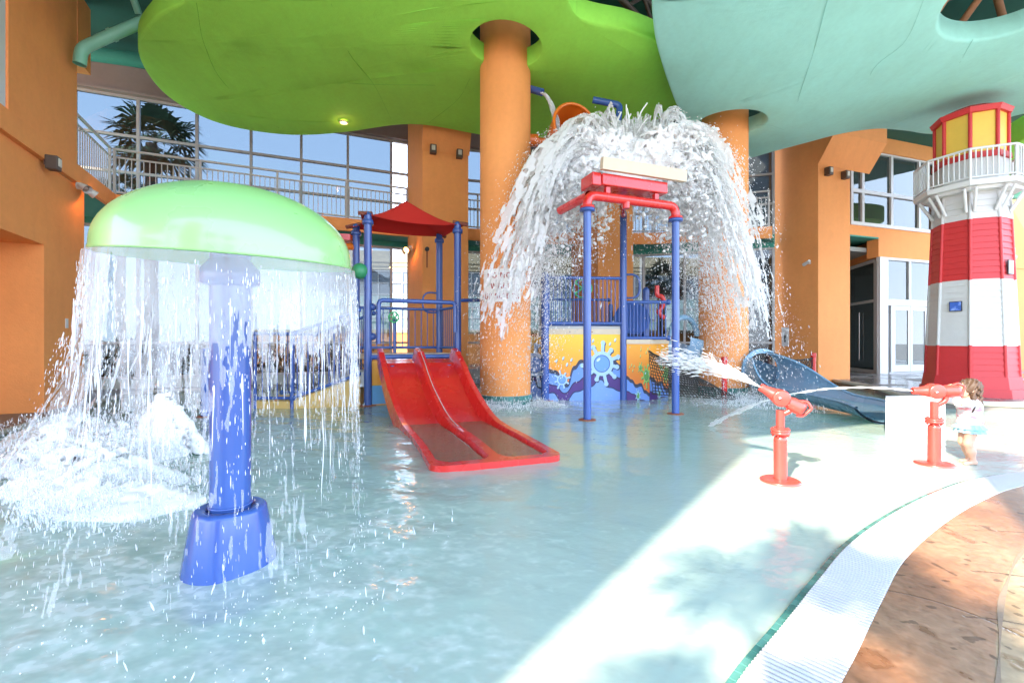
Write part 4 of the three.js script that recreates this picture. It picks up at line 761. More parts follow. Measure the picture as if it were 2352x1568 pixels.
// ================================================================ mural platform
function muralCanvas(w, h, kind) {
  const c = document.createElement('canvas'); c.width = w; c.height = h; const x = c.getContext('2d');
  const gr = x.createLinearGradient(0, 0, 0, h); gr.addColorStop(0, kind === 2 ? '#f0a52c' : '#f7c631'); gr.addColorStop(0.35, kind === 2 ? '#ec8d25' : '#f3a52a'); gr.addColorStop(0.75, '#e8702c'); gr.addColorStop(1, '#e0602e'); x.fillStyle = gr; x.fillRect(0, 0, w, h);
  const wave = (pts, fill, line) => { x.beginPath(); x.moveTo(0, h); x.lineTo(0, pts[0][1] * h); for (let i = 1; i < pts.length; i++) { const a = pts[i - 1], b = pts[i], m = (a[0] + b[0]) / 2 * w; x.bezierCurveTo(m, a[1] * h, m, b[1] * h, b[0] * w, b[1] * h); } x.lineTo(w, h); x.closePath(); x.fillStyle = fill; x.fill(); x.lineWidth = h * 0.016; x.strokeStyle = line; x.stroke(); };
  const up = kind === 2 ? [[0, 0.50], [0.22, 0.55], [0.42, 0.62], [0.62, 0.60], [0.8, 0.70], [1, 0.74]] : [[0, 0.47], [0.10, 0.49], [0.27, 0.66], [0.37, 0.44], [0.46, 0.36], [0.60, 0.44], [0.76, 0.56], [0.88, 0.36], [1, 0.43]];
  wave(up.map(([a, b]) => [a, b - 0.035]), '#33374a', '#1d2540'); wave(up, '#6a93dc', '#24375c');
  wave(kind === 2 ? [[0, 0.68], [0.3, 0.72], [0.6, 0.80], [1, 0.82]] : [[0, 0.62], [0.10, 0.64], [0.24, 0.74], [0.40, 0.60], [0.52, 0.54], [0.72, 0.48], [0.86, 0.50], [1, 0.56]], '#4b2a78', '#2b1c4c');
  wave(kind === 2 ? [[0, 0.86], [0.3, 0.88], [0.6, 0.90], [1, 0.95]] : [[0, 0.74], [0.08, 0.73], [0.22, 0.87], [0.40, 0.72], [0.58, 0.66], [0.72, 0.57], [0.84, 0.67], [1, 0.72]], kind === 2 ? '#58a7b8' : '#7a9ee8', '#22345a');
  const splat = (cx, cy, r, n, fill, ph) => {
    for (const [dx, dy, col] of [[0.07 * r, 0.09 * r, '#2a3350'], [0, 0, fill]]) { x.fillStyle = col; x.strokeStyle = '#26406e'; x.lineWidth = r * 0.06; 
      for (let i = 0; i < n; i++) { const a = i / n * 6.283 + ph, l = r * (1.35 + 0.35 * ((i * 7) % 3) / 2), ex = cx + dx + Math.cos(a) * l, ey = cy + dy + Math.sin(a) * l; x.beginPath(); x.lineCap = 'round'; x.lineWidth = r * 0.28; x.strokeStyle = col; x.moveTo(cx + dx, cy + dy); x.lineTo(ex, ey); x.stroke(); x.beginPath(); x.arc(ex, ey, r * 0.19, 0, 7); x.fill(); }
      x.beginPath(); x.arc(cx + dx, cy + dy, r, 0, 7); x.fill(); }
    x.beginPath(); x.arc(cx, cy, r * 0.68, 0, 7); x.fillStyle = kind === 2 ? '#5fa04e' : '#6c9bea'; x.fill(); x.lineWidth = r * 0.06; x.strokeStyle = '#23406f'; x.stroke();
    x.beginPath(); x.ellipse(cx - r * 0.3, cy - r * 0.32, r * 0.2, r * 0.1, -0.7, 0, 7); x.fillStyle = '#c9dcff'; x.fill();
  };
  if (kind === 1) { splat(w * 0.74, h * 0.37, h * 0.155, 11, '#a9c9ee', 0.2); splat(w * 0.205, h * 0.57, h * 0.068, 8, '#a9c9ee', 0.5); }
  else { splat(w * 0.86, h * 0.45, h * 0.10, 9, '#8fc060', 0.1); splat(w * 0.6, h * 0.34, h * 0.05, 7, '#8fc060', 0.7); splat(w * 0.5, h * 0.74, h * 0.06, 8, '#9cc8d8', 0.3); }
  for (const [a, b] of [[0.13, 0.33], [0.22, 0.30], [0.33, 0.32], [0.27, 0.38], [0.62, 0.08], [0.92, 0.07], [0.85, 0.12], [0.60, 0.17], [0.97, 0.3]]) { x.save(); x.translate(a * w, b * h); x.rotate(0.4); x.beginPath(); x.ellipse(3, 3, h * 0.012, h * 0.024, 0, 0, 7); x.fillStyle = '#2a3350'; x.fill(); x.beginPath(); x.ellipse(0, 0, h * 0.012, h * 0.024, 0, 0, 7); x.fillStyle = kind === 2 ? '#b9cf70' : '#bcd6f2'; x.fill(); x.restore(); }
  for (let i = 0; i < 900; i++) { x.fillStyle = `rgba(${rnd() < 0.5 ? '255,255,255' : '60,50,40'},${rr(0.02, 0.09)})`; x.fillRect(rnd() * w, rnd() * h, rr(1, 9), rr(1, 3)); }
  const t = new THREE.CanvasTexture(c); t.colorSpace = THREE.SRGBColorSpace; t.magFilter = THREE.LinearFilter; return t;
}
const wallPanel = (A, B, y0, y1, n1) => { const w = wallFrame(A, B), g = bx(0, w.L, y0, y1, n1 - 0.03, n1); const uv = g.attributes.uv, p = g.attributes.position; for (let i = 0; i < p.count; i++) uv.setXY(i, p.getX(i) / w.L, Math.max(0, p.getY(i)) / y1); return place(g, w.m, w.flip); };
const mural = thing('mural_platform', 'painted splash mural platform with blue railings under the bucket frame', 'play structure');
const Q0 = PD(G(1252, 920)), Q1 = PD(G(1432, 918)), Q2 = [Q1[0] + 0.55, Q1[1] - 0.12], Q3 = [3.75, 10.9];
{
  const tA = EYE + (784 - 757) / FOC * Q0[1], w = wallFrame(Q0, Q1);
  part('mural_panel', wallPanel(cross(Q0, Q1, 0.02), cross(Q0, Q1, 0.97), -0.3, tA - 0.1, 0), std(0xffffff, 0.45, { map: muralCanvas(640, 640, 1) }), mural);
  part('top_board', w.box(0.02, w.L - 0.03, tA - 0.1, tA + 0.02, -0.04, 0.012, 0.005), M.beige, mural);
  for (const s of [0.55, 1.05]) part('bolt', cyl(w.p(s, tA - 0.05, 0), w.p(s, tA - 0.05, 0.02), 0.014), M.rust, mural);
  part('mural_panel', wallPanel([-0.15, 11.0], Q0, -0.3, tA - 0.15, -0.02), std(0xffffff, 0.45, { map: muralCanvas(256, 512, 1) }), mural);
  const tB = EYE + (784 - 790) / FOC * 9.8, m2 = std(0xffffff, 0.45, { map: muralCanvas(384, 512, 2) });
  part('mural_panel', wallPanel([Q1[0] + 0.06, Q1[1] - 0.05], Q2, -0.3, tB, 0), m2, mural); part('mural_panel', wallPanel(Q2, Q3, -0.3, tB, 0), m2, mural);
  part('top_board', prism([[Q1[0] + 0.05, Q1[1] - 0.08], [Q2[0], Q2[1] - 0.03], [Q3[0] + 0.02, Q3[1]], [Q3[0] - 0.4, Q3[1] + 1], [Q1[0], Q1[1] + 1]], tB, tB + 0.1), M.beige, mural);
  part('platform', prism([Q0, Q1, [Q1[0], Q1[1] + 1.4], [Q0[0], Q0[1] + 1.4]], tA + 0.02, tA + 0.08), std(lin(0.45, 0.44, 0.42), 0.8), mural);
  post(mural, Q0, 2.75, 0.088); foot(mural, Q0, 0.088);
  const yb = EYE + (784 - 742) / FOC * Q0[1], yr = EYE + (784 - 637) / FOC * Q0[1];
  railing(mural, Q0, Q1, yb, yr, 19, 0.036); 
  const yb2 = EYE + (784 - 776) / FOC * 9.8, yr2 = EYE + (784 - 691) / FOC * 9.8;
  railing(mural, Q1, [Q2[0] + 0.45, Q2[1] + 0.05], yb2, yr2, 13, 0.036);
  // rear railing and posts
  railing(mural, [Q0[0] + 0.05, Q0[1] + 1.4], [Q1[0], Q1[1] + 1.4], yb, yr - 0.35, 16, 0.03);
  post(mural, [3.3, 11.2], 2.55, 0.085); post(mural, [Q1[0] + 0.02, Q1[1] + 1.4], 2.2, 0.06);
  part('tunnel', new THREE.CylinderGeometry(0.42, 0.42, 0.8, 28, 1, false).rotateX(1.2).translate(2.9, 1.72, -11.3), (() => { const m = M.blue.clone(); m.side = 2; m.userData = { metric: true }; return m; })(), mural);
  part('hand_loop', tube([[0, 2.5], [0.3, 2.5], [0.42, 2.62], [0.42, 2.9], [0.3, 3.02], [0, 3.02]].map(([s, y]) => W3([Q1[0] + s, Q1[1] + 0.25], y - 0.2)), 0.024, 40, 8), M.blue, mural);
  // red horn on its post, green wheel
  const hp = at(1512, 702, 10.9); part('horn', [tube([[-0.06, 0.42], [-0.05, 0.2], [0.06, 0.15], [0.1, 0.0], [0.02, -0.14], [-0.02, -0.2], [0.05, -0.3], [0.12, -0.34]].map(([a, b]) => V(hp.x + a, hp.y + b + 0.05, hp.z + 0.1)), 0.055, 40, 12)], M.red, mural);
  const wc = at(1338, 662, 11.0); const wh = new THREE.Group(); wh.name = 'steering_wheel'; mural.add(wh);
  part('rim', new THREE.TorusGeometry(0.22, 0.022, 10, 32).translate(wc.x, wc.y, wc.z), M.wheelGreen, wh); for (let i = 0; i < 5; i++) { const a = i / 5 * 6.283; part('spoke', cyl(wc, wc.clone().add(V(Math.cos(a) * 0.21, Math.sin(a) * 0.21, 0)), 0.02, 0.025, 8), M.wheelGreen, wh); }
}
// ================================================================ bucket frame
const FA = PD(G(1349, 964)), FC = PD(G(1552, 950)), FB = Q1;
{
  const o = thing('splash_frame', 'tall blue post frame with red pipes and splash tray', 'play structure');
  post(o, FA, 3.5, 0.066); post(o, FC, 3.5, 0.066); post(o, FB, 4.15, 0.075);
  for (const p of [FA, FC]) { foot(o, p, 0.068); part('flange', lathe([[0.066, -0.05], [0.125, -0.045], [0.125, 0.0], [0.066, 0.0]], 24).translate(p[0], 3.5, -p[1]), M.blue, o); part('flange', lathe([[0.066, 0.003], [0.125, 0.003], [0.12, 0.045], [0.066, 0.05]], 24).translate(p[0], 3.5, -p[1]), M.red, o); }
  part('header_pipe', pipe([W3(FA, 3.52), W3(FA, 3.73), W3(FC, 3.73), W3(FC, 3.52)], 0.078, 0.16, 16), M.red, o);
  part('cross_pipe', pipe([W3(cross(FA, FC, 0.02), 3.73), W3([FA[0] - 0.35, FA[1] + 0.9], 3.73)], 0.078, 0.1, 14), M.red, o);
  part('tee', cyl(W3(cross(FA, FC, 0.42), 3.73), W3(cross(FA, FC, 0.42), 3.58), 0.07, 0.06, 16), M.red, o);
  const w = wallFrame(FA, FC);
  part('tray', [w.box(0.28, 1.62, 3.93, 4.13, -0.42, 0.03, 0.02)], M.red, o); part('tray_end', w.box(0.10, 0.28, 3.92, 4.14, -0.4, 0.0, 0.02), M.red, o);
  for (const s of [0.42, 1.42]) part('tray_leg', w.box(s - 0.04, s + 0.04, 3.78, 3.92, -0.1, -0.02), M.red, o);
  // board that throws the water forward and back
  const bd = new THREE.Matrix4().makeRotationX(0.12); const bw = joined([place(rbx(0, 1.72, -0.1, 0.1, -0.05, 0.05, 0.01), bd)]);
  part('splash_board', place(bw, w.m.clone().multiply(new THREE.Matrix4().setPosition(0.2, 4.24, 0.12)), w.flip), M.beige, o);
  part('tray_support', cyl(W3(FB, 4.1), w.p(0.9, 4.05, -0.4), 0.06), M.red, o);
}
{ // the tipped bucket, its bracket and the filling spouts
  const o = thing('tipping_bucket', 'orange tipping bucket high up beside the front column', 'bucket');
  const c = at(1322, 291, 9.45), n = V(0.36, 0.10, 0.93).normalize(), q = new THREE.Quaternion().setFromUnitVectors(V(0, 1, 0), n), m = new THREE.Matrix4().compose(c, q, V(1, 1, 1));
  part('shell', place(lathe([[0.0001, -0.95], [0.27, -0.95], [0.30, -0.93], [0.44, -0.35], [0.50, -0.02], [0.475, -0.02], [0.42, -0.35], [0.28, -0.88], [0.0001, -0.9]], 48), m), M.orangeShell, o);
  part('rim', place(new THREE.TorusGeometry(0.495, 0.034, 12, 64).rotateX(Math.PI / 2), m), M.orangeShell, o);
  const b = at(1252, 325, 9.75); part('pivot', [cyl(at(1216, 322, 9.75), at(1236, 323, 9.75), 0.13, 0.13, 18), cyl(at(1236, 323, 9.75), b, 0.07)], M.orangeShell, o);
  const s1 = thing('filling_spout', 'short blue filling spout beside the front column top', 'pipe', 'blue spouts over the bucket'); part('spout_pipe', cyl(at(1200, 199, 9.7), at(1246, 212, 9.5), 0.075, 0.075, 18), M.blue, s1);
  const s2 = thing('filling_spout', 'blue filling spout with elbow above the splash', 'pipe', 'blue spouts over the bucket'); part('spout_pipe', pipe([at(1362, 229, 9.8), at(1424, 241, 9.8), at(1418, 300, 9.8)], 0.07, 0.1, 16), M.blue, s2);
}
// sign on the column
{
  const c = document.createElement('canvas'); c.width = 768; c.height = 640; const x = c.getContext('2d'); x.fillStyle = '#f3f1ec'; x.fillRect(0, 0, 768, 640);
  x.fillStyle = '#a33a38'; x.textAlign = 'center'; x.font = 'bold 148px sans-serif'; x.fillText('DO NOT', 384, 180); x.fillText('WALK', 384, 380); x.fillText('UP SLIDES', 384, 580, 730);
  const t = new THREE.CanvasTexture(c); t.colorSpace = THREE.SRGBColorSpace;
  const r = 0.53 + 0.012, h = 0.66, yc = EYE + (784 - 655) / FOC * 9.05, a0 = -0.98 + 0.05, a1 = 0.62;
  const g = new THREE.CylinderGeometry(r, r, h, 40, 1, true, a0, a1 - a0).translate(C1[0], yc, -C1[1]);
  const o = thing('warning_sign', 'white sign reading DO NOT WALK UP SLIDES on the column', 'sign');
  part('sign_face', g, std(0xffffff, 0.5, { map: t, side: THREE.DoubleSide }), o);
}
// ================================================================ blue flume with run-out trough, nets, red posts
{
  const o = thing('blue_flume', 'blue tube slide coming round the column into a long run-out trough', 'slide');
  const dbl = M.slideBlue.clone(); dbl.side = THREE.DoubleSide; dbl.userData = { metric: true };
  const sweep = (pts, r, a0, a1, n = 60, m = 22, wf) => { const c = new THREE.CatmullRomCurve3(pts), P = [], I = []; for (let j = 0; j <= n; j++) { const p = c.getPointAt(j / n), t = c.getTangentAt(j / n), s = V(-t.z, 0, t.x).normalize(), up = V().crossVectors(s, t).normalize(); const R = typeof r === 'function' ? r(j / n) : r; for (let i = 0; i <= m; i++) { const a = mix(a0, a1, i / m); const k = p.clone().addScaledVector(s, Math.sin(a) * R).addScaledVector(up, -Math.cos(a) * R); P.push(k.x, k.y, k.z); if (i < m && j < n) { const q = j * (m + 1) + i; I.push(q, q + 1, q + m + 1, q + 1, q + m + 2, q + m + 1); } } } const g = new THREE.BufferGeometry(); g.setAttribute('position', new THREE.Float32BufferAttribute(P, 3)); g.setIndex(I); g.computeVertexNormals(); return g; };
  const up = [at(1545, 782, 11.0), at(1590, 792, 11.6), at(1640, 806, 12.6), at(1690, 826, 12.8), at(1735, 846, 12.0), at(1752, 850, 10.6)];
  part('upper_chute', sweep(up, 0.46, -1.75, 1.75), dbl, o);
  part('entry_hood', place(new THREE.TorusGeometry(0.46, 0.07, 10, 30, Math.PI).rotateY(0.5), new THREE.Matrix4().setPosition(at(1572, 772, 11.1))), M.slideBlue, o);
  const mouth = at(1752, 850, 10.6), e0 = G(2035, 978, 0.02), path = [mouth, at(1800, 868, 9.9).setY(0.56), V(6.05, 0.49, -8.7), V(6.0, 0.47, -7.7), V(e0.x + 0.14, 0.46, e0.z - 0.2)], pc = new THREE.CatmullRomCurve3(path);
  const t0 = pc.getTangentAt(0), yaw = Math.atan2(t0.x, t0.z);
  const fw = V(Math.sin(yaw), 0, Math.cos(yaw)), sd = V(Math.cos(yaw), 0, -Math.sin(yaw));
  part('mouth_flange', [place(new THREE.RingGeometry(0.40, 0.50, 40, 1, -0.5, Math.PI + 1.0), new THREE.Matrix4().makeRotationY(yaw).setPosition(mouth)), place(new THREE.RingGeometry(0.40, 0.50, 40, 1, -0.5, Math.PI + 1.0), new THREE.Matrix4().makeRotationY(yaw).setPosition(mouth.clone().addScaledVector(fw, -0.04)))], dbl, o);
  for (let i = 0; i < 9; i++) { const a = -0.3 + i / 8 * 3.7; part('bolt', ball(mouth.clone().addScaledVector(sd, 0.455 * Math.cos(a)).add(V(0, 0.455 * Math.sin(a), 0)).addScaledVector(fw, 0.006), 0.016, 8, 6), M.steel, o); }
  // open channel: the far wall stands high at the mouth and runs down to a low rim
  const chan = (R, n = 70, m = 26) => { const P = [], I = []; for (let j = 0; j <= n; j++) { const u = j / n, p = pc.getPointAt(u), t = pc.getTangentAt(u), s2 = V(-t.z, 0, t.x).normalize(), nearA = mix(2.3, 1.05, sst(0, 0.22, u)), farA = mix(-2.9, -1.1, Math.pow(sst(0, 0.62, u), 0.8)); for (let i = 0; i <= m; i++) { const a = mix(farA, nearA, i / m), k = p.clone().addScaledVector(s2, Math.sin(a) * R).add(V(0, -Math.cos(a) * R, 0)); P.push(k.x, k.y, k.z); if (i < m && j < n) { const q = j * (m + 1) + i; I.push(q, q + 1, q + m + 1, q + 1, q + m + 2, q + m + 1); } } } const g = new THREE.BufferGeometry(); g.setAttribute('position', new THREE.Float32BufferAttribute(P, 3)); g.setIndex(I); g.computeVertexNormals(); g.userData = { m, n }; return g; };
  const ci = chan(0.42), co = chan(0.455); part('channel', [ci.clone(), co], dbl, o);
  for (const e of [0, 26]) { const pts = []; for (let j = 0; j <= 70; j++) { const q = j * 27 + e; pts.push(V(ci.attributes.position.getX(q), ci.attributes.position.getY(q), ci.attributes.position.getZ(q))); } part('channel_rim', tube(pts, 0.024, 140, 8), M.slideBlue, o); }
  const near = [], farp = []; for (let i = 8; i <= 30; i++) { const p = pc.getPointAt(i / 30), t = pc.getTangentAt(i / 30), s2 = V(-t.z, 0, t.x).normalize(); near.push([p.x + s2.x * 0.31, -p.z - s2.z * 0.31]); farp.push([p.x - s2.x * 0.31, -p.z + s2.z * 0.31]); }
  const wg = new THREE.ShapeGeometry(new THREE.Shape([...near, ...farp.slice().reverse()].map((p) => new THREE.Vector2(...p)))).rotateX(-Math.PI / 2).translate(0, 0.19, 0);
  part('channel_water', wg, phys(lin(0.55, 0.74, 0.70), 0.05, { transmission: 0.5, thickness: 0, ior: 1.33, bumpMap: grain, bumpScale: 0.01, side: THREE.DoubleSide }), o);
  // white end block
  const b0 = PD(G(2035, 1000)), b1 = PD(G(2172, 1000)), ew = wallFrame(b0, b1);
  part('end_block', prism([b0, b1, [b1[0] * 1.1, b1[1] * 1.1], [b0[0] * 1.11, b0[1] * 1.11]], -0.3, EYE - (922 - 784) / FOC * b0[1]), M.white, o);
}
function redPost(px, py, top, label) { const p = PD(G(px, py)), h = EYE - (top - 784) / FOC * p[1], o = thing('red_post', label, 'post', 'short red net posts'); part('tube', cyl(W3(p, -0.3), W3(p, h), 0.058, 0.058, 20), M.red, o); part('cap', lathe([[0.0001, 0.015], [0.06, 0.01], [0.068, -0.01], [0.066, -0.11], [0.058, -0.12]], 20).translate(p[0], h, -p[1]), M.red, o); return [p, h]; }
redPost(1664, 919, 820, 'short red post in front of the right round column');
const rp2 = redPost(1869, 896, 811, 'leaning red net post beside the broad orange pier');
redPost(1716, 892, 832, 'red post top showing behind the flume mouth');
function net(name, label, a, b, c, d, nx, ny, sag, r = 0.0095) { // a-b top edge, c-d bottom edge
  const pt = (u, v) => { const t = a.clone().lerp(b, u), q = c.clone().lerp(d, u), p = t.lerp(q, v); p.y -= sag * 4 * u * (1 - u) * (1 - v * 0.7); p.x += 0.01 * Math.sin(u * 31 + v * 17); return p; };
  const gs = [], cyl4 = (p, q, k) => { const g = cyl(p, q, k, k, 4, true); gs.push(g); };
  for (let j = 0; j <= ny; j++) for (let i = 0; i < nx; i++) cyl4(pt(i / nx, j / ny), pt((i + 1) / nx, j / ny), j === 0 ? r * 2.2 : r);
  for (let i = 0; i <= nx; i++) for (let j = 0; j < ny; j++) cyl4(pt(i / nx, j / ny), pt(i / nx, (j + 1) / ny), r);
  return solid(name, label, 'net', gs, M.rope);
}
net('rope_net', 'dark rope net sagging between the flume and the red post', at(1775, 812, 10.9), W3(rp2[0], rp2[1] - 0.12), at(1830, 880, 10.6), W3(rp2[0], 0.12), 26, 13, 0.10);
net('rope_net', 'dark rope net sloping down behind the right blue frame post', at(1490, 806, 9.4), at(1570, 846, 9.5), at(1500, 905, 9.3), at(1700, 918, 9.9), 26, 13, 0.02);
net('rope_net', 'pale wire net under the blue flume', at(1560, 836, 11.2), at(1640, 862, 12.2), at(1560, 880, 11.2), at(1640, 900, 12.2), 16, 8, 0.0, 0.007).material = M.rail;
// ================================================================ water cannons
function cannon(label, base, yaw, pitch) {
  const o = thing('water_cannon', label, 'water cannon', 'red water cannons'), m = M.redCannon;
  part('base_plate', lathe([[0.0001, 0.0], [0.172, -0.02], [0.17, 0.012], [0.15, 0.022], [0.06, 0.026]], 40), m, o);
  part('lower_pipe', lathe([[0.056, -0.02], [0.056, 0.385], [0.05, 0.41], [0.036, 0.425], [0.036, 0.45]], 32), m, o);
  part('flange', lathe([[0.03, 0.43], [0.078, 0.435], [0.08, 0.455], [0.072, 0.458], [0.072, 0.466], [0.08, 0.47], [0.08, 0.488], [0.03, 0.492]], 32), m, o);
  for (let i = 0; i < 6; i++) { const a = i * 1.047 + 0.3; part('bolt', cyl(V(Math.cos(a) * 0.062, 0.418, Math.sin(a) * 0.062), V(Math.cos(a) * 0.062, 0.5, Math.sin(a) * 0.062), 0.009, 0.009, 6), m, o); }
  part('upper_pipe', new THREE.CylinderGeometry(0.036, 0.036, 0.18, 28).translate(0, 0.57, 0), m, o);
  const R = new THREE.Matrix4().makeRotationY(yaw), Rg = new THREE.Matrix4().makeTranslation(0, 0.775, 0).multiply(R).multiply(new THREE.Matrix4().makeRotationZ(-pitch));
  part('yoke', place(joined([pipe([V(0, 0.62, 0.0), V(0.05, 0.64, 0), V(0.1, 0.68, 0), V(0.1, 0.75, 0)], 0.024, 0.03, 10)]), R), m, o);
  const g = new THREE.Group(); g.name = 'gun'; o.add(g);
  const ax = (prof, seg = 28) => lathe(prof, seg).rotateZ(Math.PI / 2);      // profile axis y -> -x
  part('nozzle', place(ax([[0.02, 0.195], [0.034, 0.195], [0.039, 0.185], [0.037, 0.15], [0.052, 0.09], [0.066, 0.04], [0.06, 0.0]]), Rg), m, g);
  part('hub', place(lathe([[0.0001, 0.075], [0.06, 0.073], [0.073, 0.064], [0.077, 0.05], [0.074, 0.0], [0.077, -0.05], [0.073, -0.064], [0.06, -0.073], [0.0001, -0.075]], 32).rotateX(Math.PI / 2), Rg), m, g);
  part('barrel', place(ax([[0.05, 0.0], [0.052, -0.07], [0.064, -0.10], [0.066, -0.18], [0.058, -0.21], [0.0001, -0.22]]), Rg), m, g);
  part('handle', place(pipe([V(0.13, 0.045, 0), V(0.2, 0.085, 0), V(0.262, 0.05, 0), V(0.235, -0.05, 0), V(0.19, -0.07, 0)], 0.0125, 0.02, 8), Rg), m, g);
  part('hub_screw', place(ball(V(-0.02, -0.005, 0.078), 0.016, 10, 8), Rg), M.steel, g);
  o.position.copy(base);
  return { o, tip: V(-0.2, 0, 0).applyMatrix4(Rg).add(base), Rg };
}
const K1 = cannon('near red water cannon aimed up to the left, spraying', G(1793, 1105), -0.35, 0.52);
const K2 = cannon('far red water cannon held by the child', G(2147, 1066), -0.28, -0.02);

// ================================================================ child
{
  const o = thing('person', 'small child in pink top and light blue skirt holding the far cannon', 'person');
  const v = (a) => V(a[0], a[1], a[2]);
  const cap = (p, a, b, ra, rb) => { const ab = V().subVectors(b, a), t = clamp(V().subVectors(p, a).dot(ab) / ab.lengthSq()); return p.distanceTo(a.clone().addScaledVector(ab, t)) - mix(ra, rb, t); };
  const smin = (a, b, k) => { const h = clamp(0.5 + 0.5 * (b - a) / k); return mix(b, a, h) - k * h * (1 - h); };
  const field = (bones, k) => { const B = bones.map(([a, b, ra, rb]) => [v(a), v(b), ra, rb ?? ra]); return (p) => { let d = 1e3; for (const [a, b, ra, rb] of B) d = smin(d, cap(p, a, b, ra, rb), k); return d; }; };
  function skin(f, c, half, res) {
    const mc = new MarchingCubes(res, new THREE.MeshBasicMaterial(), false, false, 120000); mc.isolation = 0; const p = V();
    for (let z = 0; z < res; z++) for (let y = 0; y < res; y++) for (let x = 0; x < res; x++) { p.set(c[0] + (x - res / 2) / (res / 2) * half, c[1] + (y - res / 2) / (res / 2) * half, c[2] + (z - res / 2) / (res / 2) * half); mc.field[x + y * res + z * res * res] = -f(p); }
    mc.update(); const n = mc.count, P = new Float32Array(n * 3); for (let i = 0; i < n * 3; i++) P[i] = mc.positionArray[i] * half + c[i % 3];
    let g = new THREE.BufferGeometry(); g.setAttribute('position', new THREE.BufferAttribute(P, 3)); g = mergeVertices(g, 1e-5); g.computeVertexNormals(); return g;
  }
  // local frame: facing -x, z towards the camera (her left)
  const sL = [-0.02, 0.645, 0.088], eL = [-0.205, 0.655, 0.12], wL = [-0.225, 0.775, 0.085], sR = [-0.03, 0.645, -0.085], eR = [-0.135, 0.67, -0.12], wR = [-0.13, 0.775, -0.05];
  const hipL = [-0.01, 0.40, 0.05], knL = [-0.065, 0.225, 0.055], anL = [-0.01, 0.045, 0.05], hipR = [0.0, 0.40, -0.05], knR = [-0.025, 0.22, -0.05], anR = [0.035, 0.045, -0.05];
  const limbs = [[sL, eL, 0.032, 0.027], [eL, wL, 0.026, 0.019], [sR, eR, 0.032, 0.027], [eR, wR, 0.026, 0.019],
    [hipL, knL, 0.056, 0.04], [knL, [-0.03, 0.14, 0.053], 0.036, 0.037], [[-0.03, 0.14, 0.053], anL, 0.037, 0.024], [hipR, knR, 0.056, 0.04], [knR, [0.012, 0.14, -0.05], 0.036, 0.037], [[0.012, 0.14, -0.05], anR, 0.037, 0.024],
    [[0.008, 0.022, 0.05], [-0.085, 0.014, 0.056], 0.024, 0.017], [[0.05, 0.022, -0.05], [-0.045, 0.014, -0.05], 0.024, 0.017], [[-0.085, 0.012, 0.06], [-0.1, 0.011, 0.06], 0.012, 0.01]];
  const torso = [[[0.0, 0.42, 0.025], [0.0, 0.42, -0.025], 0.082], [[0.0, 0.5, 0.02], [0.0, 0.5, -0.02], 0.082], [[-0.005, 0.60, 0.04], [-0.005, 0.60, -0.04], 0.072], [[-0.01, 0.645, 0.05], [-0.01, 0.645, -0.05], 0.045], [[0.0, 0.65, 0], [-0.005, 0.73, 0], 0.036, 0.034]];
  const hc = V(-0.005, 0.795, -0.005), fwd = V(-0.92, 0.03, -0.38).normalize(), side = V().crossVectors(V(0, 1, 0), fwd).normalize();
  const head = (p) => { const q = V().subVectors(p, hc), x = q.dot(fwd), y = q.y, z = q.dot(side);
    let d = (Math.hypot(x / 0.086, y / 0.094, z / 0.076) - 1) * 0.078;
    d = smin(d, Math.hypot(x - 0.05, y + 0.055, z * 0.8) - 0.034, 0.03);                 // jaw
    d = smin(d, Math.hypot(x - 0.09, y + 0.012, z) - 0.010, 0.014);                      // nose
    for (const s of [-1, 1]) { d = smin(d, Math.hypot((x - 0.05) * 1, y + 0.022, z - s * 0.04) - 0.024, 0.02); d = smin(d, Math.hypot((x + 0.005) * 1.2, (y + 0.01) * 0.8, (z - s * 0.079) * 2.2) - 0.018, 0.008); d = Math.max(d, -(Math.hypot(x - 0.092, y - 0.006, z - s * 0.03) - 0.011)); }
    return d; };
  const bodyF = field([...limbs, ...torso], 0.022);
  // hands: palm, four fingers of different length, thumb from the side of the palm
  const hand = (w, along, across, curl, thumbSide) => { // along: wrist -> fingertips; across: index -> little
    const A = v(along).normalize(), C = v(across).normalize(), N = V().crossVectors(A, C).normalize(), W = v(w), P = (a, c, n) => { const k = W.clone().addScaledVector(A, a).addScaledVector(C, c).addScaledVector(N, n); return [k.x, k.y, k.z]; };
    const b = [[P(-0.01, 0, 0), P(0.012, 0, 0), 0.017, 0.016], [P(0.014, -0.012, 0), P(0.036, -0.013, 0), 0.011], [P(0.014, 0.0, 0), P(0.038, 0.0, 0), 0.012], [P(0.014, 0.011, 0), P(0.034, 0.013, 0), 0.011]];
    [[-0.018, 0.024], [-0.006, 0.028], [0.006, 0.026], [0.017, 0.019]].forEach(([c, l]) => { const s = c * 1.35; b.push([P(0.036, c, 0), P(0.036 + l * 0.6, s, curl * 0.35 * l), 0.0068, 0.0062], [P(0.036 + l * 0.6, s, curl * 0.35 * l), P(0.036 + l * (1.2 - 0.8 * curl), s * 1.08, curl * l), 0.0062, 0.0054]); });
    b.push([P(0.006, -0.012, 0.002), P(0.022, -0.03, 0.004), 0.0095, 0.0078], [P(0.022, -0.03, 0.004), P(0.036, -0.04, curl * 0.012 + 0.003), 0.0075, 0.006]);
    return field(b, 0.006);
  };
  const hL = hand([-0.225, 0.782, 0.083], [-0.22, 1, -0.12], [1, 0.1, 0.2], 0.25), hR = hand([-0.13, 0.782, -0.05], [-0.35, 1, 0.2], [0.9, 0.3, 0.3], 0.95);
  const headAndNeck = (p) => smin(head(p), cap(p, V(0, 0.66, 0), V(-0.002, 0.73, 0), 0.035, 0.034), 0.02);
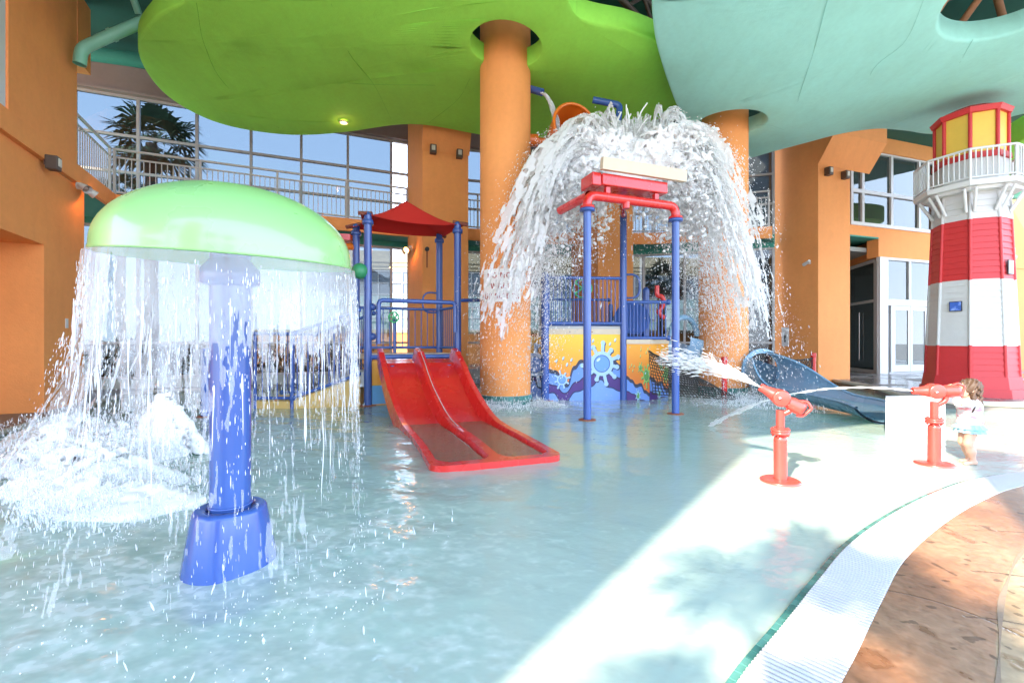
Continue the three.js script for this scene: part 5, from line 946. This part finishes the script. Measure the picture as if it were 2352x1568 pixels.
  const g = joined([skin((p) => Math.max(bodyF(p), p.y - 0.715), [-0.06, 0.40, 0], 0.42, 104), skin(headAndNeck, [-0.005, 0.78, 0], 0.125, 72), skin(hL, [-0.235, 0.82, 0.08], 0.075, 60), skin(hR, [-0.14, 0.82, -0.045], 0.075, 60)]);
  part('body', g, std(lin(0.60, 0.36, 0.25), 0.55), o);
  // clothing
  const shirtF = field(torso.slice(0, 4), 0.03), noiseFold = (p) => 0.003 * Math.sin(p.y * 60 + p.x * 20) * sst(0.66, 0.5, p.y);
  part('swim_top', skin((p) => Math.max(shirtF(p) - 0.010 + noiseFold(p), 0.425 - p.y, p.y - 0.70), [0, 0.55, 0], 0.17, 84), metric(std(0xffffff, 0.85, { map: tex(256, 256, (u, w) => { const n = fbm(u * 6, w * 9, 3, 6, 401), m = sst(0.5, 0.56, n); return [0.80, mix(0.74, 0.34, m), mix(0.74, 0.40, m)]; }, { rep: [4, 4] }) })), o);
  const slv = field([[sL, eL, 0.034, 0.032], [eL, [-0.224, 0.758, 0.087], 0.031, 0.027], [sR, eR, 0.034, 0.032], [eR, [-0.131, 0.758, -0.054], 0.031, 0.027]], 0.014);
  part('sleeves', skin((p) => slv(p) - 0.006 + 0.0025 * Math.sin(p.y * 90 + p.x * 70), [-0.12, 0.69, 0], 0.165, 84), std(lin(0.72, 0.78, 0.80), 0.85), o);
  const sk = []; for (const [y0, y1, r0, r1] of [[0.445, 0.375, 0.096, 0.135], [0.395, 0.335, 0.104, 0.128]]) { const P = [], I = []; const n = 72; for (let j = 0; j <= 6; j++) for (let i = 0; i <= n; i++) { const a = i / n * 6.283, t = j / 6, r = mix(r0, r1, Math.pow(t, 1.4)) * (1 + 0.07 * t * Math.sin(a * 13)); P.push(Math.cos(a) * r * 0.92, mix(y0, y1, t) + 0.006 * t * Math.sin(a * 13 + 1), Math.sin(a) * r * 1.08); if (i < n && j < 6) { const k = j * (n + 1) + i; I.push(k, k + 1, k + n + 1, k + 1, k + n + 2, k + n + 1); } } const q = new THREE.BufferGeometry(); q.setAttribute('position', new THREE.Float32BufferAttribute(P, 3)); q.setIndex(I); q.computeVertexNormals(); sk.push(q); }
  part('skirt', sk, std(lin(0.36, 0.68, 0.78), 0.85, { side: THREE.DoubleSide }), o);
  // hair: cap of strands with two loose tails
  const hairF = (p) => { const q = V().subVectors(p, hc), x = q.dot(fwd), y = q.y, z = q.dot(side); const wv = 0.006 * Math.sin(z * 130 + y * 55 + 3 * Math.sin(x * 50)) + 0.004 * Math.sin(x * 170 + y * 90);
    let d = (Math.hypot((x + 0.012) / 0.094, (y - 0.012) / 0.100, z / 0.090) - 1) * 0.09 + wv; d = Math.max(d, (x - 0.052) + (y - 0.01) * -0.35, -(y + 0.075 + x * 0.25));
    const t1 = Math.min(cap(p, V(0.05, 0.74, 0.03), V(0.075, 0.62, 0.03), 0.034, 0.022), cap(p, V(0.075, 0.62, 0.03), V(0.06, 0.535, 0.04), 0.022, 0.008)), t2 = Math.min(cap(p, V(-0.02, 0.73, 0.065), V(-0.035, 0.62, 0.10), 0.020, 0.013), cap(p, V(-0.035, 0.62, 0.10), V(-0.055, 0.56, 0.105), 0.013, 0.005));
    return smin(smin(d, t1 + wv * 1.1, 0.02), t2 + wv * 0.8, 0.015); };
  part('hair', skin(hairF, [0.01, 0.715, 0.01], 0.20, 100), std(lin(0.065, 0.034, 0.018), 0.6), o);
  for (const s of [-1, 1]) { const e = hc.clone().addScaledVector(fwd, 0.078).addScaledVector(side, s * 0.03).add(V(0, 0.006, 0)); part('eye', ball(e, 0.0095, 12, 10), std(lin(0.05, 0.03, 0.02), 0.2), o); }
  part('mouth', new THREE.TorusGeometry(0.013, 0.0032, 6, 16, 2.4).rotateZ(3.5).applyQuaternion(new THREE.Quaternion().setFromUnitVectors(V(0, 0, 1), fwd)).translate(hc.x + fwd.x * 0.082, hc.y - 0.045, hc.z + fwd.z * 0.082), std(lin(0.5, 0.16, 0.14), 0.5), o);
  const kb = G(2219, 1082); o.position.set(K2.o.position.x + 0.41, 0, K2.o.position.z - 0.035); o.rotation.y = -0.1;
}
// ================================================================ moving water
const GR = 4.9;
{ // curtain round the mushroom: clear sheet near the rim, breaking into strands
  const R = 0.645, rimP = (a, y = 0) => V(R * Math.cos(a), 0, R * Math.sin(a)).applyMatrix4(mushTilt);
  const o = thing('water_curtain', 'curtain of falling water around the mushroom canopy', 'water');
  const NA = 1500, NY = 120, P = [], I = [];
  for (let j = 0; j <= NY; j++) for (let i = 0; i <= NA; i++) {
    const ii = i % NA, u = ii / NA, a = u * 6.2832, s = 1.6 * Math.pow(j / NY, 1.15), p = rimP(a), c = u * 20;
    const rip = (0.3 + Math.min(1, s * 1.4)) * (0.020 * (fbm(u * 120, s * 3.2, 3, 0, 511) - 0.5) + 0.010 * (vn(u * 330, s * 7, 0, 515) - 0.5)), lf = Math.max(0, -Math.cos(a)) ** 2 * (0.15 + 0.9 * vn(u * 46, 2, 0, 517));
    const out = 0.015 + 0.03 * Math.sqrt(s) + lf * 0.85 * Math.max(0, s - 0.42) ** 1.25 + rip, jx = gauss() * 0.003 * Math.min(1, s * 1.5);
    P.push(p.x + Math.cos(a) * out + jx, p.y - s - 0.002 + gauss() * 0.006 * Math.min(1, s), p.z + Math.sin(a) * out + jx);
    if (i < NA && j < NY) { const hi = 0.25 + 0.3 * Math.min(1, s), n = (1 - hi) * fbm(u * 52, s * 1.5, 3, 0, 501) + hi * fbm(u * 300, s * 9, 2, 0, 503), th = 0.20 + 0.35 * sst(0.0, 0.72, s) + 0.13 * sst(0.62, 1.25, s) + 0.03 * Math.sin(a * 3 + 1); if (n > th && p.y - s > 0.01) { const k = j * (NA + 1) + i; I.push(k, k + 1, k + NA + 1, k + 1, k + NA + 2, k + NA + 1); } }
  }
  const g = new THREE.BufferGeometry(); g.setAttribute('position', new THREE.Float32BufferAttribute(P, 3)); g.setIndex(I); g.computeVertexNormals();
  part('sheet', g, phys(lin(0.95, 0.96, 0.97), 0.2, { transmission: 0.8, thickness: 0, ior: 1.36, side: THREE.DoubleSide }), o);
  const strand = Array.from({ length: 260 }, () => ({ a: rnd() * 6.2832, w: rr(0.004, 0.03), v: rr(0.0, 0.13), c: Array.from({ length: 4 }, () => Math.pow(rnd(), 2.0)) }));
  const fall = (k, s0, s1, wide, sz = 1) => () => {
    const st = strand[Math.floor(rnd() * strand.length)], a = st.a + gauss() * st.w * 1.6, cl = st.c[Math.floor(rnd() * st.c.length)], s = wide ? clamp(mix(s0, s1, cl) + gauss() * 0.06, s0, s1) : Math.min(s1, s0 - Math.log(1 - rnd() * 0.98) * k), t = Math.sqrt(s / GR), p = rimP(a);
    const left = Math.max(0, -Math.cos(a)) ** 2, vo = st.v + (wide ? rr(0, 0.12) : 0) + (s > 0.4 ? left * rr(0.0, 1.0) : 0.0), d = V(Math.cos(a) * vo, -9.8 * t - 0.5, Math.sin(a) * vo).normalize();
    return [V(p.x + Math.cos(a) * (0.02 + vo * t * (s > 0.4 ? Math.max(0.25, (s - 0.35) / s) : 0.6)) + gauss() * 0.006, p.y - s, p.z + Math.sin(a) * (0.02 + vo * t * 0.6) + gauss() * 0.006), d, rr(0.006, 0.03) * (0.6 + s * 0.3) * sz, rr(0.0010, 0.0028) * sz];
  };
  // ropes of water below the torn edge of the sheet: wavering, thick and thin, pinching off at the end
  const ropes = [];
  for (let k = 0; k < 70; k++) {
    const a0 = rnd() * 6.2832, s0 = rr(0.12, 0.62), len = rr(0.2, 0.75) * (0.6 + 0.6 * rnd()), w0 = rr(0.0014, 0.0052), ph = rnd() * 40, lf = Math.max(0, -Math.cos(a0)) ** 2 * rr(0.1, 0.75), n = 22, pts = [];
    for (let i = 0; i <= n; i++) { const s = s0 + len * i / n, p = rimP(a0 + 0.02 * (vn(s * 5, ph, 0, 531) - 0.5)), out = 0.03 + 0.03 * vn(s * 4, ph + 9, 0, 533) + lf * Math.max(0, s - 0.42) ** 1.3; pts.push(V(p.x + Math.cos(a0) * out, p.y - s, p.z + Math.sin(a0) * out)); }
    const g = tube(pts, 1, 44, 5), P2 = g.attributes.position, c = new THREE.CatmullRomCurve3(pts);
    for (let i = 0; i <= 44; i++) { const t = i / 44, ctr = c.getPointAt(t), w = w0 * (0.25 + 1.7 * Math.pow(vn(t * len * 16, ph, 0, 535), 1.6)) * Math.min(1, (1 - t) * 6) * Math.min(1, 0.4 + t * 5); for (let j = 0; j <= 5; j++) { const q = i * 6 + j; P2.setXYZ(q, ctr.x + (P2.getX(q) - ctr.x) * w, ctr.y + (P2.getY(q) - ctr.y) * w, ctr.z + (P2.getZ(q) - ctr.z) * w); } }
    ropes.push(g);
  }
  part('water_ropes', ropes, M.drop, o).userData.kind = 'stuff';
  swarm('strands', 900, fall(0.30, 0.05, 1.1, false), DROPS[0], M.drop, o).userData.kind = 'stuff';
  swarm('white_strands', 500, fall(0.30, 0.12, 1.2, false), DROPS[1], M.foam, o);
  swarm('falling_drops', 2200, fall(1.0, 0.45, 1.76, true, 0.45), DROPS[0], M.drop, o);
  swarm('falling_foam', 700, fall(1.0, 0.45, 1.76, true, 0.5), DROPS[1], M.foam, o);
}
// a lumpy white body of foam grown round many points
function foamBody(parent, name, pts, r, c, half, res, iso) {
  const mc = new MarchingCubes(res, new THREE.MeshBasicMaterial(), false, false, 500000), F = mc.field, cell = 2 * half / res; mc.isolation = 0; F.fill(-iso);
  for (const p of pts) { const R = r * (0.6 + 0.8 * rnd()), k = R / cell, gx = (p.x - c.x) / cell + res / 2, gy = (p.y - c.y) / cell + res / 2, gz = (p.z - c.z) / cell + res / 2;
    for (let z = Math.max(1, Math.ceil(gz - k)); z <= Math.min(res - 2, gz + k); z++) for (let y = Math.max(1, Math.ceil(gy - k)); y <= Math.min(res - 2, gy + k); y++) for (let x = Math.max(1, Math.ceil(gx - k)); x <= Math.min(res - 2, gx + k); x++) { const q = ((x - gx) ** 2 + (y - gy) ** 2 + (z - gz) ** 2) / (k * k); if (q < 1) F[x + y * res + z * res * res] += (1 - q) * (1 - q); } }
  mc.update(); const n = mc.count, P = new Float32Array(n * 3), C = [c.x, c.y, c.z]; for (let i = 0; i < n * 3; i++) P[i] = mc.positionArray[i] * half + C[i % 3];
  let g = new THREE.BufferGeometry(); g.setAttribute('position', new THREE.BufferAttribute(P, 3)); g = mergeVertices(g, 1e-5); g.computeVertexNormals();
  return part(name, g, M.foamBody, parent);
}
function burst(name, label, pts, n, size, body, mat = M.foam) { // foam thrown up where water lands: [x, d, radius, height, weight]
  const o = thing(name, label, 'water'); const tot = pts.reduce((s, p) => s + p[4], 0);
  const gen = () => { let r = rnd() * tot, k = 0; while (k < pts.length - 1 && (r -= pts[k][4]) > 0) k++; const [x, d, rad, h] = pts[k]; const a = rnd() * 6.283, q = Math.sqrt(rnd()), lobe = 0.65 + 0.5 * vn(a * 2.2 + k * 7, 3, 0, 601), y = h * Math.pow(1 - q, 0.85) * lobe * Math.pow(rnd(), 0.42), rq = rad * q * lobe * (1.0 - 0.12 * y / h);
    const c = vn(x * 3 + rq * Math.cos(a) * 9, y * 9 + rq * Math.sin(a) * 9, 0, 611); const w = rr(0.35, 1) * size * (0.5 + c);
    return [V(x + rq * Math.cos(a), 0.003 + y, -d + rq * Math.sin(a) * 0.75), V(gauss() * 0.5 + Math.cos(a) * 0.4, 1, gauss() * 0.5).normalize(), w * rr(0.8, 2.0), w]; };
  swarm('foam_drops', n, gen, DROPS[1], mat, o); if (body) foamBody(o, 'foam_mass', Array.from({ length: body[0] }, () => gen()[0]), body[1], body[2], body[3], body[4], body[5]);
  swarm('spray_drops', Math.round(n * 0.12), () => { const p = pts[Math.floor(rnd() * pts.length)], a = rnd() * 6.283, q = Math.sqrt(rnd()) * 1.25; return [V(p[0] + p[2] * q * Math.cos(a), rnd() * p[3] * 1.25 * (1.3 - q * 0.8), -p[1] + p[2] * q * Math.sin(a)), V(gauss() * 0.3, 1, gauss() * 0.3).normalize(), rr(0.006, 0.03), rr(0.002, 0.006)]; }, DROPS[0], M.drop, o);
  return o;
}
burst('foam_burst', 'white foam mounds thrown up beside the left orange wall', [[-4.0, 5.2, 0.42, 0.80, 3], [-4.35, 5.0, 0.55, 0.42, 2], [-5.2, 5.6, 0.7, 0.42, 3], [-5.9, 6.0, 0.8, 0.36, 2.5], [-3.5, 3.9, 0.6, 0.42, 3], [-3.9, 4.2, 0.6, 0.5, 3], [-2.95, 3.55, 0.45, 0.22, 1.5], [-4.7, 4.7, 0.5, 0.5, 2], [-3.3, 3.55, 0.35, 0.3, 1.5]], 60000, 0.006, [22000, 0.045, V(-4.45, 0.55, -4.75), 2.2, 200, 1.15]);
burst('foam_burst', 'low foam ring splashing around the mushroom post', [[-1.66, 2.66, 0.42, 0.09, 3], [-0.95, 2.35, 0.45, 0.07, 2], [-1.2, 1.9, 0.5, 0.06, 2], [-2.2, 2.0, 0.5, 0.06, 2], [-0.9, 3.1, 0.45, 0.05, 1], [-2.35, 3.1, 0.4, 0.09, 1.5]], 500, 0.003);
burst('foam_burst', 'low spray where the bucket water lands around the columns', [[-0.6, 9.0, 0.7, 0.14, 3], [0.6, 9.3, 0.5, 0.10, 2], [4.7, 9.9, 0.9, 0.07, 1.5], [-1.2, 8.6, 0.6, 0.14, 1.5]], 9000, 0.006);
{ // the bucket's water thrown off the splash board
  const o = thing('bucket_splash', 'great white dome of water bursting off the splash board', 'water'), p0 = V(2.38, 4.42, -8.85);
  const strands = Array.from({ length: 420 }, () => { const s = rnd() < 0.5 ? -1 : 1, k = Math.pow(rnd(), 0.45); return { vx: s * mix(0.1, 2.35, k) * (s > 0 ? 0.93 : 1.03), vz: rr(-1.5, k > 0.62 ? 0.6 : -0.1) * (0.4 + 0.6 * k), vy: rr(2.4, 4.75) * (0.93 + 0.08 * (1 - k)), w: rr(0.03, 0.16), tc: Array.from({ length: 3 }, () => rnd()) }; });
  const gen = (t0, t1, pw, s0, s1, st, jit, clump) => () => { const q = strands[Math.floor(rnd() * (clump ? 230 : strands.length))], t = clump ? clamp(mix(t0, Math.abs(q.vx) < 1.4 ? Math.min(t1, 0.65) : t1, Math.pow(q.tc[Math.floor(rnd() * 3)], pw)) + gauss() * clump, 0.02, 1.6) : mix(t0, t1, Math.pow(rnd(), pw)), j = q.w * jit * (0.5 + t);
    const p = V(p0.x + rr(-0.35, 0.35) * (q.vx > 0 ? 1 : 1) + q.vx * t + gauss() * j, p0.y + q.vy * t - GR * t * t + gauss() * j, p0.z + q.vz * t + gauss() * j), d = V(q.vx, q.vy - 9.8 * t, q.vz).normalize(), w = mix(s0, s1, Math.pow(rnd(), 2.2));
    if (p.y < 0.05) p.y = rr(0.02, 0.15); return [p, d, w * rr(1, st), w]; };
  // torn veils of water flying off the board to both sides and back, streaked along their flight
  for (const [vh0, vy, sd, T0, off] of [[0.45, 4.9, 721, 0.8, 0.1], [0.8, 4.75, 723, 0.85, 0.05], [1.05, 4.95, 725, 0.9, 0.0], [1.25, 4.7, 709, 1.0, 0.1], [1.5, 4.2, 713, 1.05, 0.05], [1.7, 4.6, 701, 1.3, 0.0], [1.85, 3.9, 715, 1.3, 0.0], [2.0, 4.35, 703, 1.4, 0.05], [2.1, 3.4, 707, 1.25, 0.08], [2.2, 4.0, 717, 1.4, 0.0], [2.35, 3.6, 705, 1.35, -0.05], [2.45, 4.2, 711, 1.4, 0.0], [2.55, 3.1, 719, 1.2, 0.06]]) {
    const NA = 420, NT = 140, P = [], I = [], vh = vh0 * 0.84, T = T0 * 0.88;
    for (let j = 0; j <= NT; j++) for (let i = 0; i <= NA; i++) {
      const u = i / NA, t = 0.03 + T * Math.pow(j / NT, 0.9), ph = mix(-0.4, Math.PI + 0.4, u), k = 1 + 0.16 * (fbm(u * 26, t * 1.3, 3, 0, sd) - 0.5) * 2, kv = 1 + 0.10 * (fbm(u * 18, 3, 2, 0, sd + 1) - 0.5) * 2, rip = 0.05 * (fbm(u * 120, t * 7, 2, 0, sd + 2) - 0.5) * (0.3 + t);
      const cx = Math.cos(ph), cz = -Math.sin(ph), hx = vh * k * (cx > 0 ? 0.94 : 1.03);
      P.push(p0.x + gauss() * 0.012 * (0.3 + t) + cx * (0.3 + hx * t + rip), p0.y + off + vy * kv * t - GR * t * t + rip + gauss() * 0.014 * (0.3 + t), p0.z + cz * (0.12 + hx * 0.55 * t + rip));
      if (i < NA && j < NT) { const e = Math.abs(u - 0.5) * 2, th = 0.245 + 0.37 * sst(0.05, 1.15, t / T * 1.1) + 0.20 * (1 - sst(0.25, 0.7, e)) * sst(0.3, 0.9, t), hi = 0.32 + 0.3 * t / T, n = (1 - hi) * fbm(u * 60 + 5, t * 3.0, 3, 0, sd + 3) + hi * fbm(u * 230, t * 24, 2, 0, sd + 4); if (n > th && p0.y + vy * t - GR * t * t > 0.15) { const q = j * (NA + 1) + i; I.push(q, q + 1, q + NA + 1, q + 1, q + NA + 2, q + NA + 1); } }
    }
    const g = new THREE.BufferGeometry(); g.setAttribute('position', new THREE.Float32BufferAttribute(P, 3)); g.setIndex(I); g.computeVertexNormals();
    const m = part('water_veil', g, M.veil, o); m.userData.kind = 'stuff';
  }
  swarm('dome_water', 70000, gen(0.03, 0.95, 1, 0.002, 0.008, 2.2, 1.3), DROPS[1], M.foam, o);
  { const q = gen(0.02, 0.90, 1.1, 0.01, 0.02, 1, 0.9); foamBody(o, 'dome_mass', Array.from({ length: 34000 }, () => q()[0]), 0.062, V(2.38, 4.1, -9.1), 2.6, 220, 1.15); }
  swarm('crown_drops', 9000, gen(0.2, 0.75, 1, 0.003, 0.012, 2.0, 2.2), DROPS[0], M.foam, o);
  swarm('falling_water', 70000, gen(0.55, 1.5, 1.5, 0.0015, 0.0065, 5, 0.85, 0.05), DROPS[1], M.foam, o);
  swarm('side_water', 60000, gen(0.3, 1.15, 1.1, 0.002, 0.0075, 3, 1.0, 0.06), DROPS[0], M.foam, o);
  swarm('falling_drops', 3000, gen(0.6, 1.6, 1, 0.003, 0.008, 4, 2.2), DROPS[0], M.drop, o);
  // water still leaving the bucket
  const b0 = at(1335, 300, 9.2); swarm('pouring_water', 24000, () => { const t = rnd(), a = rnd() * 6.283, r = Math.sqrt(rnd()) * mix(0.33, 0.5, t), p = V(mix(b0.x, 2.3, t), mix(b0.y - 0.12, 4.7, t * t), mix(b0.z, -8.9, t)); return [p.add(V(Math.cos(a) * r, Math.sin(a) * r * mix(0.75, 0.5, t), gauss() * 0.12)), V(0.6, -0.6 + gauss() * 0.4, gauss() * 0.3).normalize(), rr(0.007, 0.03), rr(0.004, 0.012)]; }, DROPS[1], M.foam, o);
  // upward fingers along the crown
  for (let i = 0; i < 46; i++) { const x = rr(1.55, 3.7), y0 = 5.15 + 0.3 * Math.exp(-(((x - 2.5) / 0.8) ** 2)) + rr(-0.25, 0.12), a = V(x, y0, -8.9 + rr(-0.4, 0.2)), l = rr(0.12, 0.42), dx = rr(-0.2, 0.2); part('water_finger', tube([a, a.clone().add(V(dx * 0.4, l * 0.5, 0)), a.clone().add(V(dx, l, rr(-0.05, 0.05)))], rr(0.008, 0.02), 10, 6), M.foam, o).userData.kind = 'stuff'; }
  // spouts filling the bucket
  const s0 = at(1247, 214, 9.45); swarm('spout_stream', 900, () => { const t = rnd() * 0.42; return [V(s0.x + 0.8 * t + gauss() * 0.035 * (0.4 + t * 3), s0.y - GR * t * t - 0.02, s0.z + 0.1 * t + gauss() * 0.03), V(0.8, -9.8 * t - 0.3, 0).normalize(), rr(0.02, 0.06), rr(0.003, 0.008)]; }, DROPS[0], M.drop, o);
}
{ // jets of the two cannons
  const o = thing('cannon_spray', 'fan of spray leaving the near cannon', 'water'), d0 = V(-1, 0.52, -1.3).normalize(), tip = K1.tip;
  const dn = K1.tip.clone().sub(K1.o.position).setY(0); const ax = V(-0.2, 0, 0).transformDirection(K1.Rg);
  swarm('spray_drops', 1500, () => { const c = ax.clone().add(V(gauss() * 0.14, gauss() * 0.12, gauss() * 0.14)).normalize(), t = Math.pow(rnd(), 1.1) * 0.21, v = rr(3.6, 5.2); const vel = c.clone().multiplyScalar(v); return [tip.clone().addScaledVector(vel, t).add(V(0, -GR * t * t, 0)), vel.clone().add(V(0, -9.8 * t, 0)).normalize(), rr(0.008, 0.032), rr(0.0014, 0.0038)]; }, DROPS[0], M.foam, o);
  swarm('core_jet', 350, () => { const t = rnd() * 0.05; return [tip.clone().addScaledVector(ax, t * 5 * 1.0).add(V(gauss() * 0.06 * t * 12, gauss() * 0.06 * t * 12, 0)), ax.clone(), rr(0.012, 0.03), rr(0.003, 0.006)]; }, DROPS[1], M.foam, o);
  const e = G(1630, 978), a = K2.tip.clone(), T = 0.43, vx = (e.x - a.x) / T, vz = (e.z - a.z) / T, vy = (0 - a.y + GR * T * T) / T, pt = (t) => V(a.x + vx * t, a.y + vy * t - GR * t * t, a.z + vz * t);
  const j = thing('cannon_jet', 'thin twisting jet of water arching from the far cannon', 'water');
  const c1 = [], c2 = []; for (let i = 0; i <= 60; i++) { const t = i / 60 * T * 0.8, p = pt(t), k = i * 0.55; c1.push(p.clone().add(V(0, 0.008 * Math.sin(k), 0.008 * Math.cos(k)))); c2.push(p.clone().add(V(0, -0.008 * Math.sin(k) + 0.003, -0.008 * Math.cos(k)))); }
  part('jet_strand', tube(c1, 0.006, 300, 8), M.foam, j); part('jet_strand', tube(c2, 0.005, 300, 8), M.drop, j);
  swarm('jet_drops', 260, () => { const t = T * rr(0.72, 1.0), p = pt(t); return [p.add(V(gauss() * 0.02, gauss() * 0.02, gauss() * 0.02)), V(vx, vy - 9.8 * t, vz).normalize(), rr(0.015, 0.05), rr(0.004, 0.009)]; }, DROPS[0], M.foam, j);
}
{ // streaks of water running down the red slide
}
// ================================================================ outside: palms, buildings, hedge
function palm(label, base, height, R, n, rt, group) {
  const o = thing('palm_tree', label, 'palm tree', group), top = V(base.x + 0.15, base.y + height, base.z);
  const tr = []; for (let i = 0; i <= 14; i++) { const t = i / 14; tr.push([rt * (1.25 - 0.3 * t + 0.06 * (i % 2)), height * t]); }
  part('trunk', lathe(tr, 14).translate(base.x, base.y, base.z), M.trunk, o);
  const P = [], Pd = [];
  for (let k = 0; k < n; k++) {
    const az = k * 2.39996 + rr(-0.2, 0.2), el = mix(1.25, -0.75, Math.pow((k + 0.5) / n, 0.85)) + rr(-0.1, 0.1), st = R * rr(0.42, 0.55), d = V(Math.cos(az) * Math.cos(el), Math.sin(el), Math.sin(az) * Math.cos(el)), c = top.clone().addScaledVector(d, st), s = V().crossVectors(d, V(0, 1, 0)).normalize(), u = V().crossVectors(s, d).normalize();
    const T = el < -0.55 ? Pd : P, q = (a, b, e) => T.push(a.x, a.y, a.z, b.x, b.y, b.z, e.x, e.y, e.z);
    q(top.clone().addScaledVector(s, 0.02), top.clone().addScaledVector(s, -0.02), c);
    for (let m = 0; m < 22; m++) { const f = (m / 21 - 0.5) * 3.9, L = R * rr(0.46, 0.62) * (1 - 0.18 * Math.abs(f) / 1.95), e = d.clone().multiplyScalar(Math.cos(f)).addScaledVector(s, Math.sin(f)).addScaledVector(u, (m % 2 ? 0.07 : -0.05) + 0.10 * Math.cos(f)), w = s.clone().multiplyScalar(Math.cos(f)).addScaledVector(d, -Math.sin(f)).multiplyScalar(R * 0.034);
      const mid = c.clone().addScaledVector(e, L * 0.6), tip = c.clone().addScaledVector(e, L * 0.98).add(V(0, -L * rr(0.12, 0.4), 0)); q(c, mid.clone().add(w), mid.clone().sub(w)); q(mid.clone().add(w), tip, mid.clone().sub(w)); }
  }
  const mk = (a) => { const g = new THREE.BufferGeometry(); g.setAttribute('position', new THREE.Float32BufferAttribute(a, 3)); g.computeVertexNormals(); return g; };
  part('crown', mk(P), M.leaf, o); if (Pd.length) part('dead_fronds', mk(Pd), M.leafDry, o);
}
palm('tall fan palm outside the left window panes', V(at(347, 600, 17.5).x, 0, -17.5), 8.9, 1.8, 24, 0.19, 'palms outside the glass wall');
palm('shorter fan palm low behind the left balcony railing', V(at(276, 600, 18.5).x, 0, -18.5), 7.3, 1.1, 18, 0.15, 'palms outside the glass wall');
palm('fan palm outside the glass behind the right blue frame post', V(at(1520, 640, 18.5).x, 0, -18.5), 3.7, 1.25, 20, 0.16, 'palms outside the glass wall');
{ const q = (off, t) => V(off * SN[0] + t * SD[0], 0, -(off * SN[1] + t * SD[1]));
  palm('fan palm behind the camera whose fronds shade the beach', q(-0.2, -7.6), 6.3, 1.05, 15, 0.12, 'palms in front of the hotel');
  palm('second fan palm behind the camera to the right', q(8.5, -9), 6.8, 2.0, 30, 0.18, 'palms in front of the hotel');
  palm('third fan palm far behind the camera', q(13, -7), 7.2, 2.0, 30, 0.18, 'palms in front of the hotel'); }
{ // pale office block across the street
  const o = thing('far_building', 'cream and white gridded building seen through the lower glass', 'building'), A = [-15, 33], B = [17, 37], w = wallFrame(A, B), h0 = 1.35, cell = 0.86;
  const cream = metric(std(lin(0.62, 0.50, 0.32), 0.8, { map: mottle }));
  part('parapet', w.box(0, w.L, 6.6, 8.0, -6, 0.1), cream, o); part('cornice', w.box(0, w.L, 7.15, 7.25, 0.1, 0.2), cream, o); part('cornice', w.box(0, w.L, 6.85, 6.92, 0.1, 0.18), cream, o);
  part('core', w.box(0, w.L, -0.3, 6.6, -6, -0.3), std(lin(0.35, 0.40, 0.40), 0.8), o); part('base_wall', w.box(0, w.L, -0.3, h0, -0.3, 0.05), std(lin(0.45, 0.36, 0.32), 0.8), o);
  part('roof_unit', w.box(13, 15.2, 8.0, 8.6, -3, -1), M.mauve, o); part('roof_unit', w.box(8, 10, 8.0, 8.5, -3, -1), cream, o);
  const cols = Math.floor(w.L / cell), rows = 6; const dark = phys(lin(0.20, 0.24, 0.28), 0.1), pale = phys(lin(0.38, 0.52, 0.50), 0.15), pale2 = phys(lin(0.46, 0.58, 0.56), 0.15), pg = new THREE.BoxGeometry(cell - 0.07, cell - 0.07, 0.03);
  for (let i = 0; i <= cols; i++) part('mullion', w.box(i * cell - 0.035, i * cell + 0.035, h0, 6.6, -0.1, 0.03), M.whiteFrame, o);
  for (let j = 0; j <= rows; j++) part('transom', w.box(0, cols * cell, h0 + j * cell - 0.035, h0 + j * cell + 0.035, -0.1, 0.035), M.whiteFrame, o);
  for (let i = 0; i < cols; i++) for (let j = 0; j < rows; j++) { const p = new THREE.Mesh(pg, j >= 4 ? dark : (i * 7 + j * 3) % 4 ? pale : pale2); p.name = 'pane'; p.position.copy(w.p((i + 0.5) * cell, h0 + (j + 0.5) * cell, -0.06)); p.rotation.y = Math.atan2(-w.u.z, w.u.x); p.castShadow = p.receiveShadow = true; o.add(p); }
  const gw = thing('garden_wall', 'low orange garden wall outside beyond the glass', 'wall'), gf = wallFrame([-14, 23], [12, 25]); part('wall_face', gf.box(0, gf.L, -0.3, 1.75, -0.2, 0), M.orange, gw); part('coping', gf.box(0, gf.L, 1.75, 1.9, -0.26, 0.06), cream, gw);
  const lg = new THREE.PlaneGeometry(1, 1);
  const hedge = swarm('hedge', 5200, () => { const t = rnd(), d = rr(0, 0.9), y = rr(0.05, 1.25) * (0.85 + 0.3 * vn(t * 22, 1, 0, 5)); return [V(mix(-12.6, -4.6, t) - d * 0.38, y, -(mix(11.7, 15.1, t) + d * 0.92)), V(gauss(), gauss() + 0.4, gauss()).normalize(), rr(0.05, 0.11), rr(0.03, 0.06)]; }, lg, M.hedge);
  hedge.userData.label = 'dark clipped hedge outside the lower left glass'; hedge.userData.category = 'hedge';
}
// recessed lamp at the back of the green canopy
{
  const p = at(789, 291, 11.55), o = thing('downlight', 'small lit downlight at the rear edge of the green canopy', 'lamp');
  part('trim', new THREE.TorusGeometry(0.09, 0.02, 8, 24).rotateX(Math.PI / 2).translate(p.x, 6.86, p.z), M.whitePlain, o);
  part('bulb', new THREE.SphereGeometry(0.07, 14, 10).scale(1, 0.5, 1).translate(p.x, 6.86, p.z), lampLit, o);
  const l = new THREE.PointLight(0xffc080, 0.03, 0, 2); l.position.set(p.x, 6.76, p.z); l.castShadow = true; scene.add(l);
}
renderer.setSize(1024, 682);
renderer.render(scene, camera);
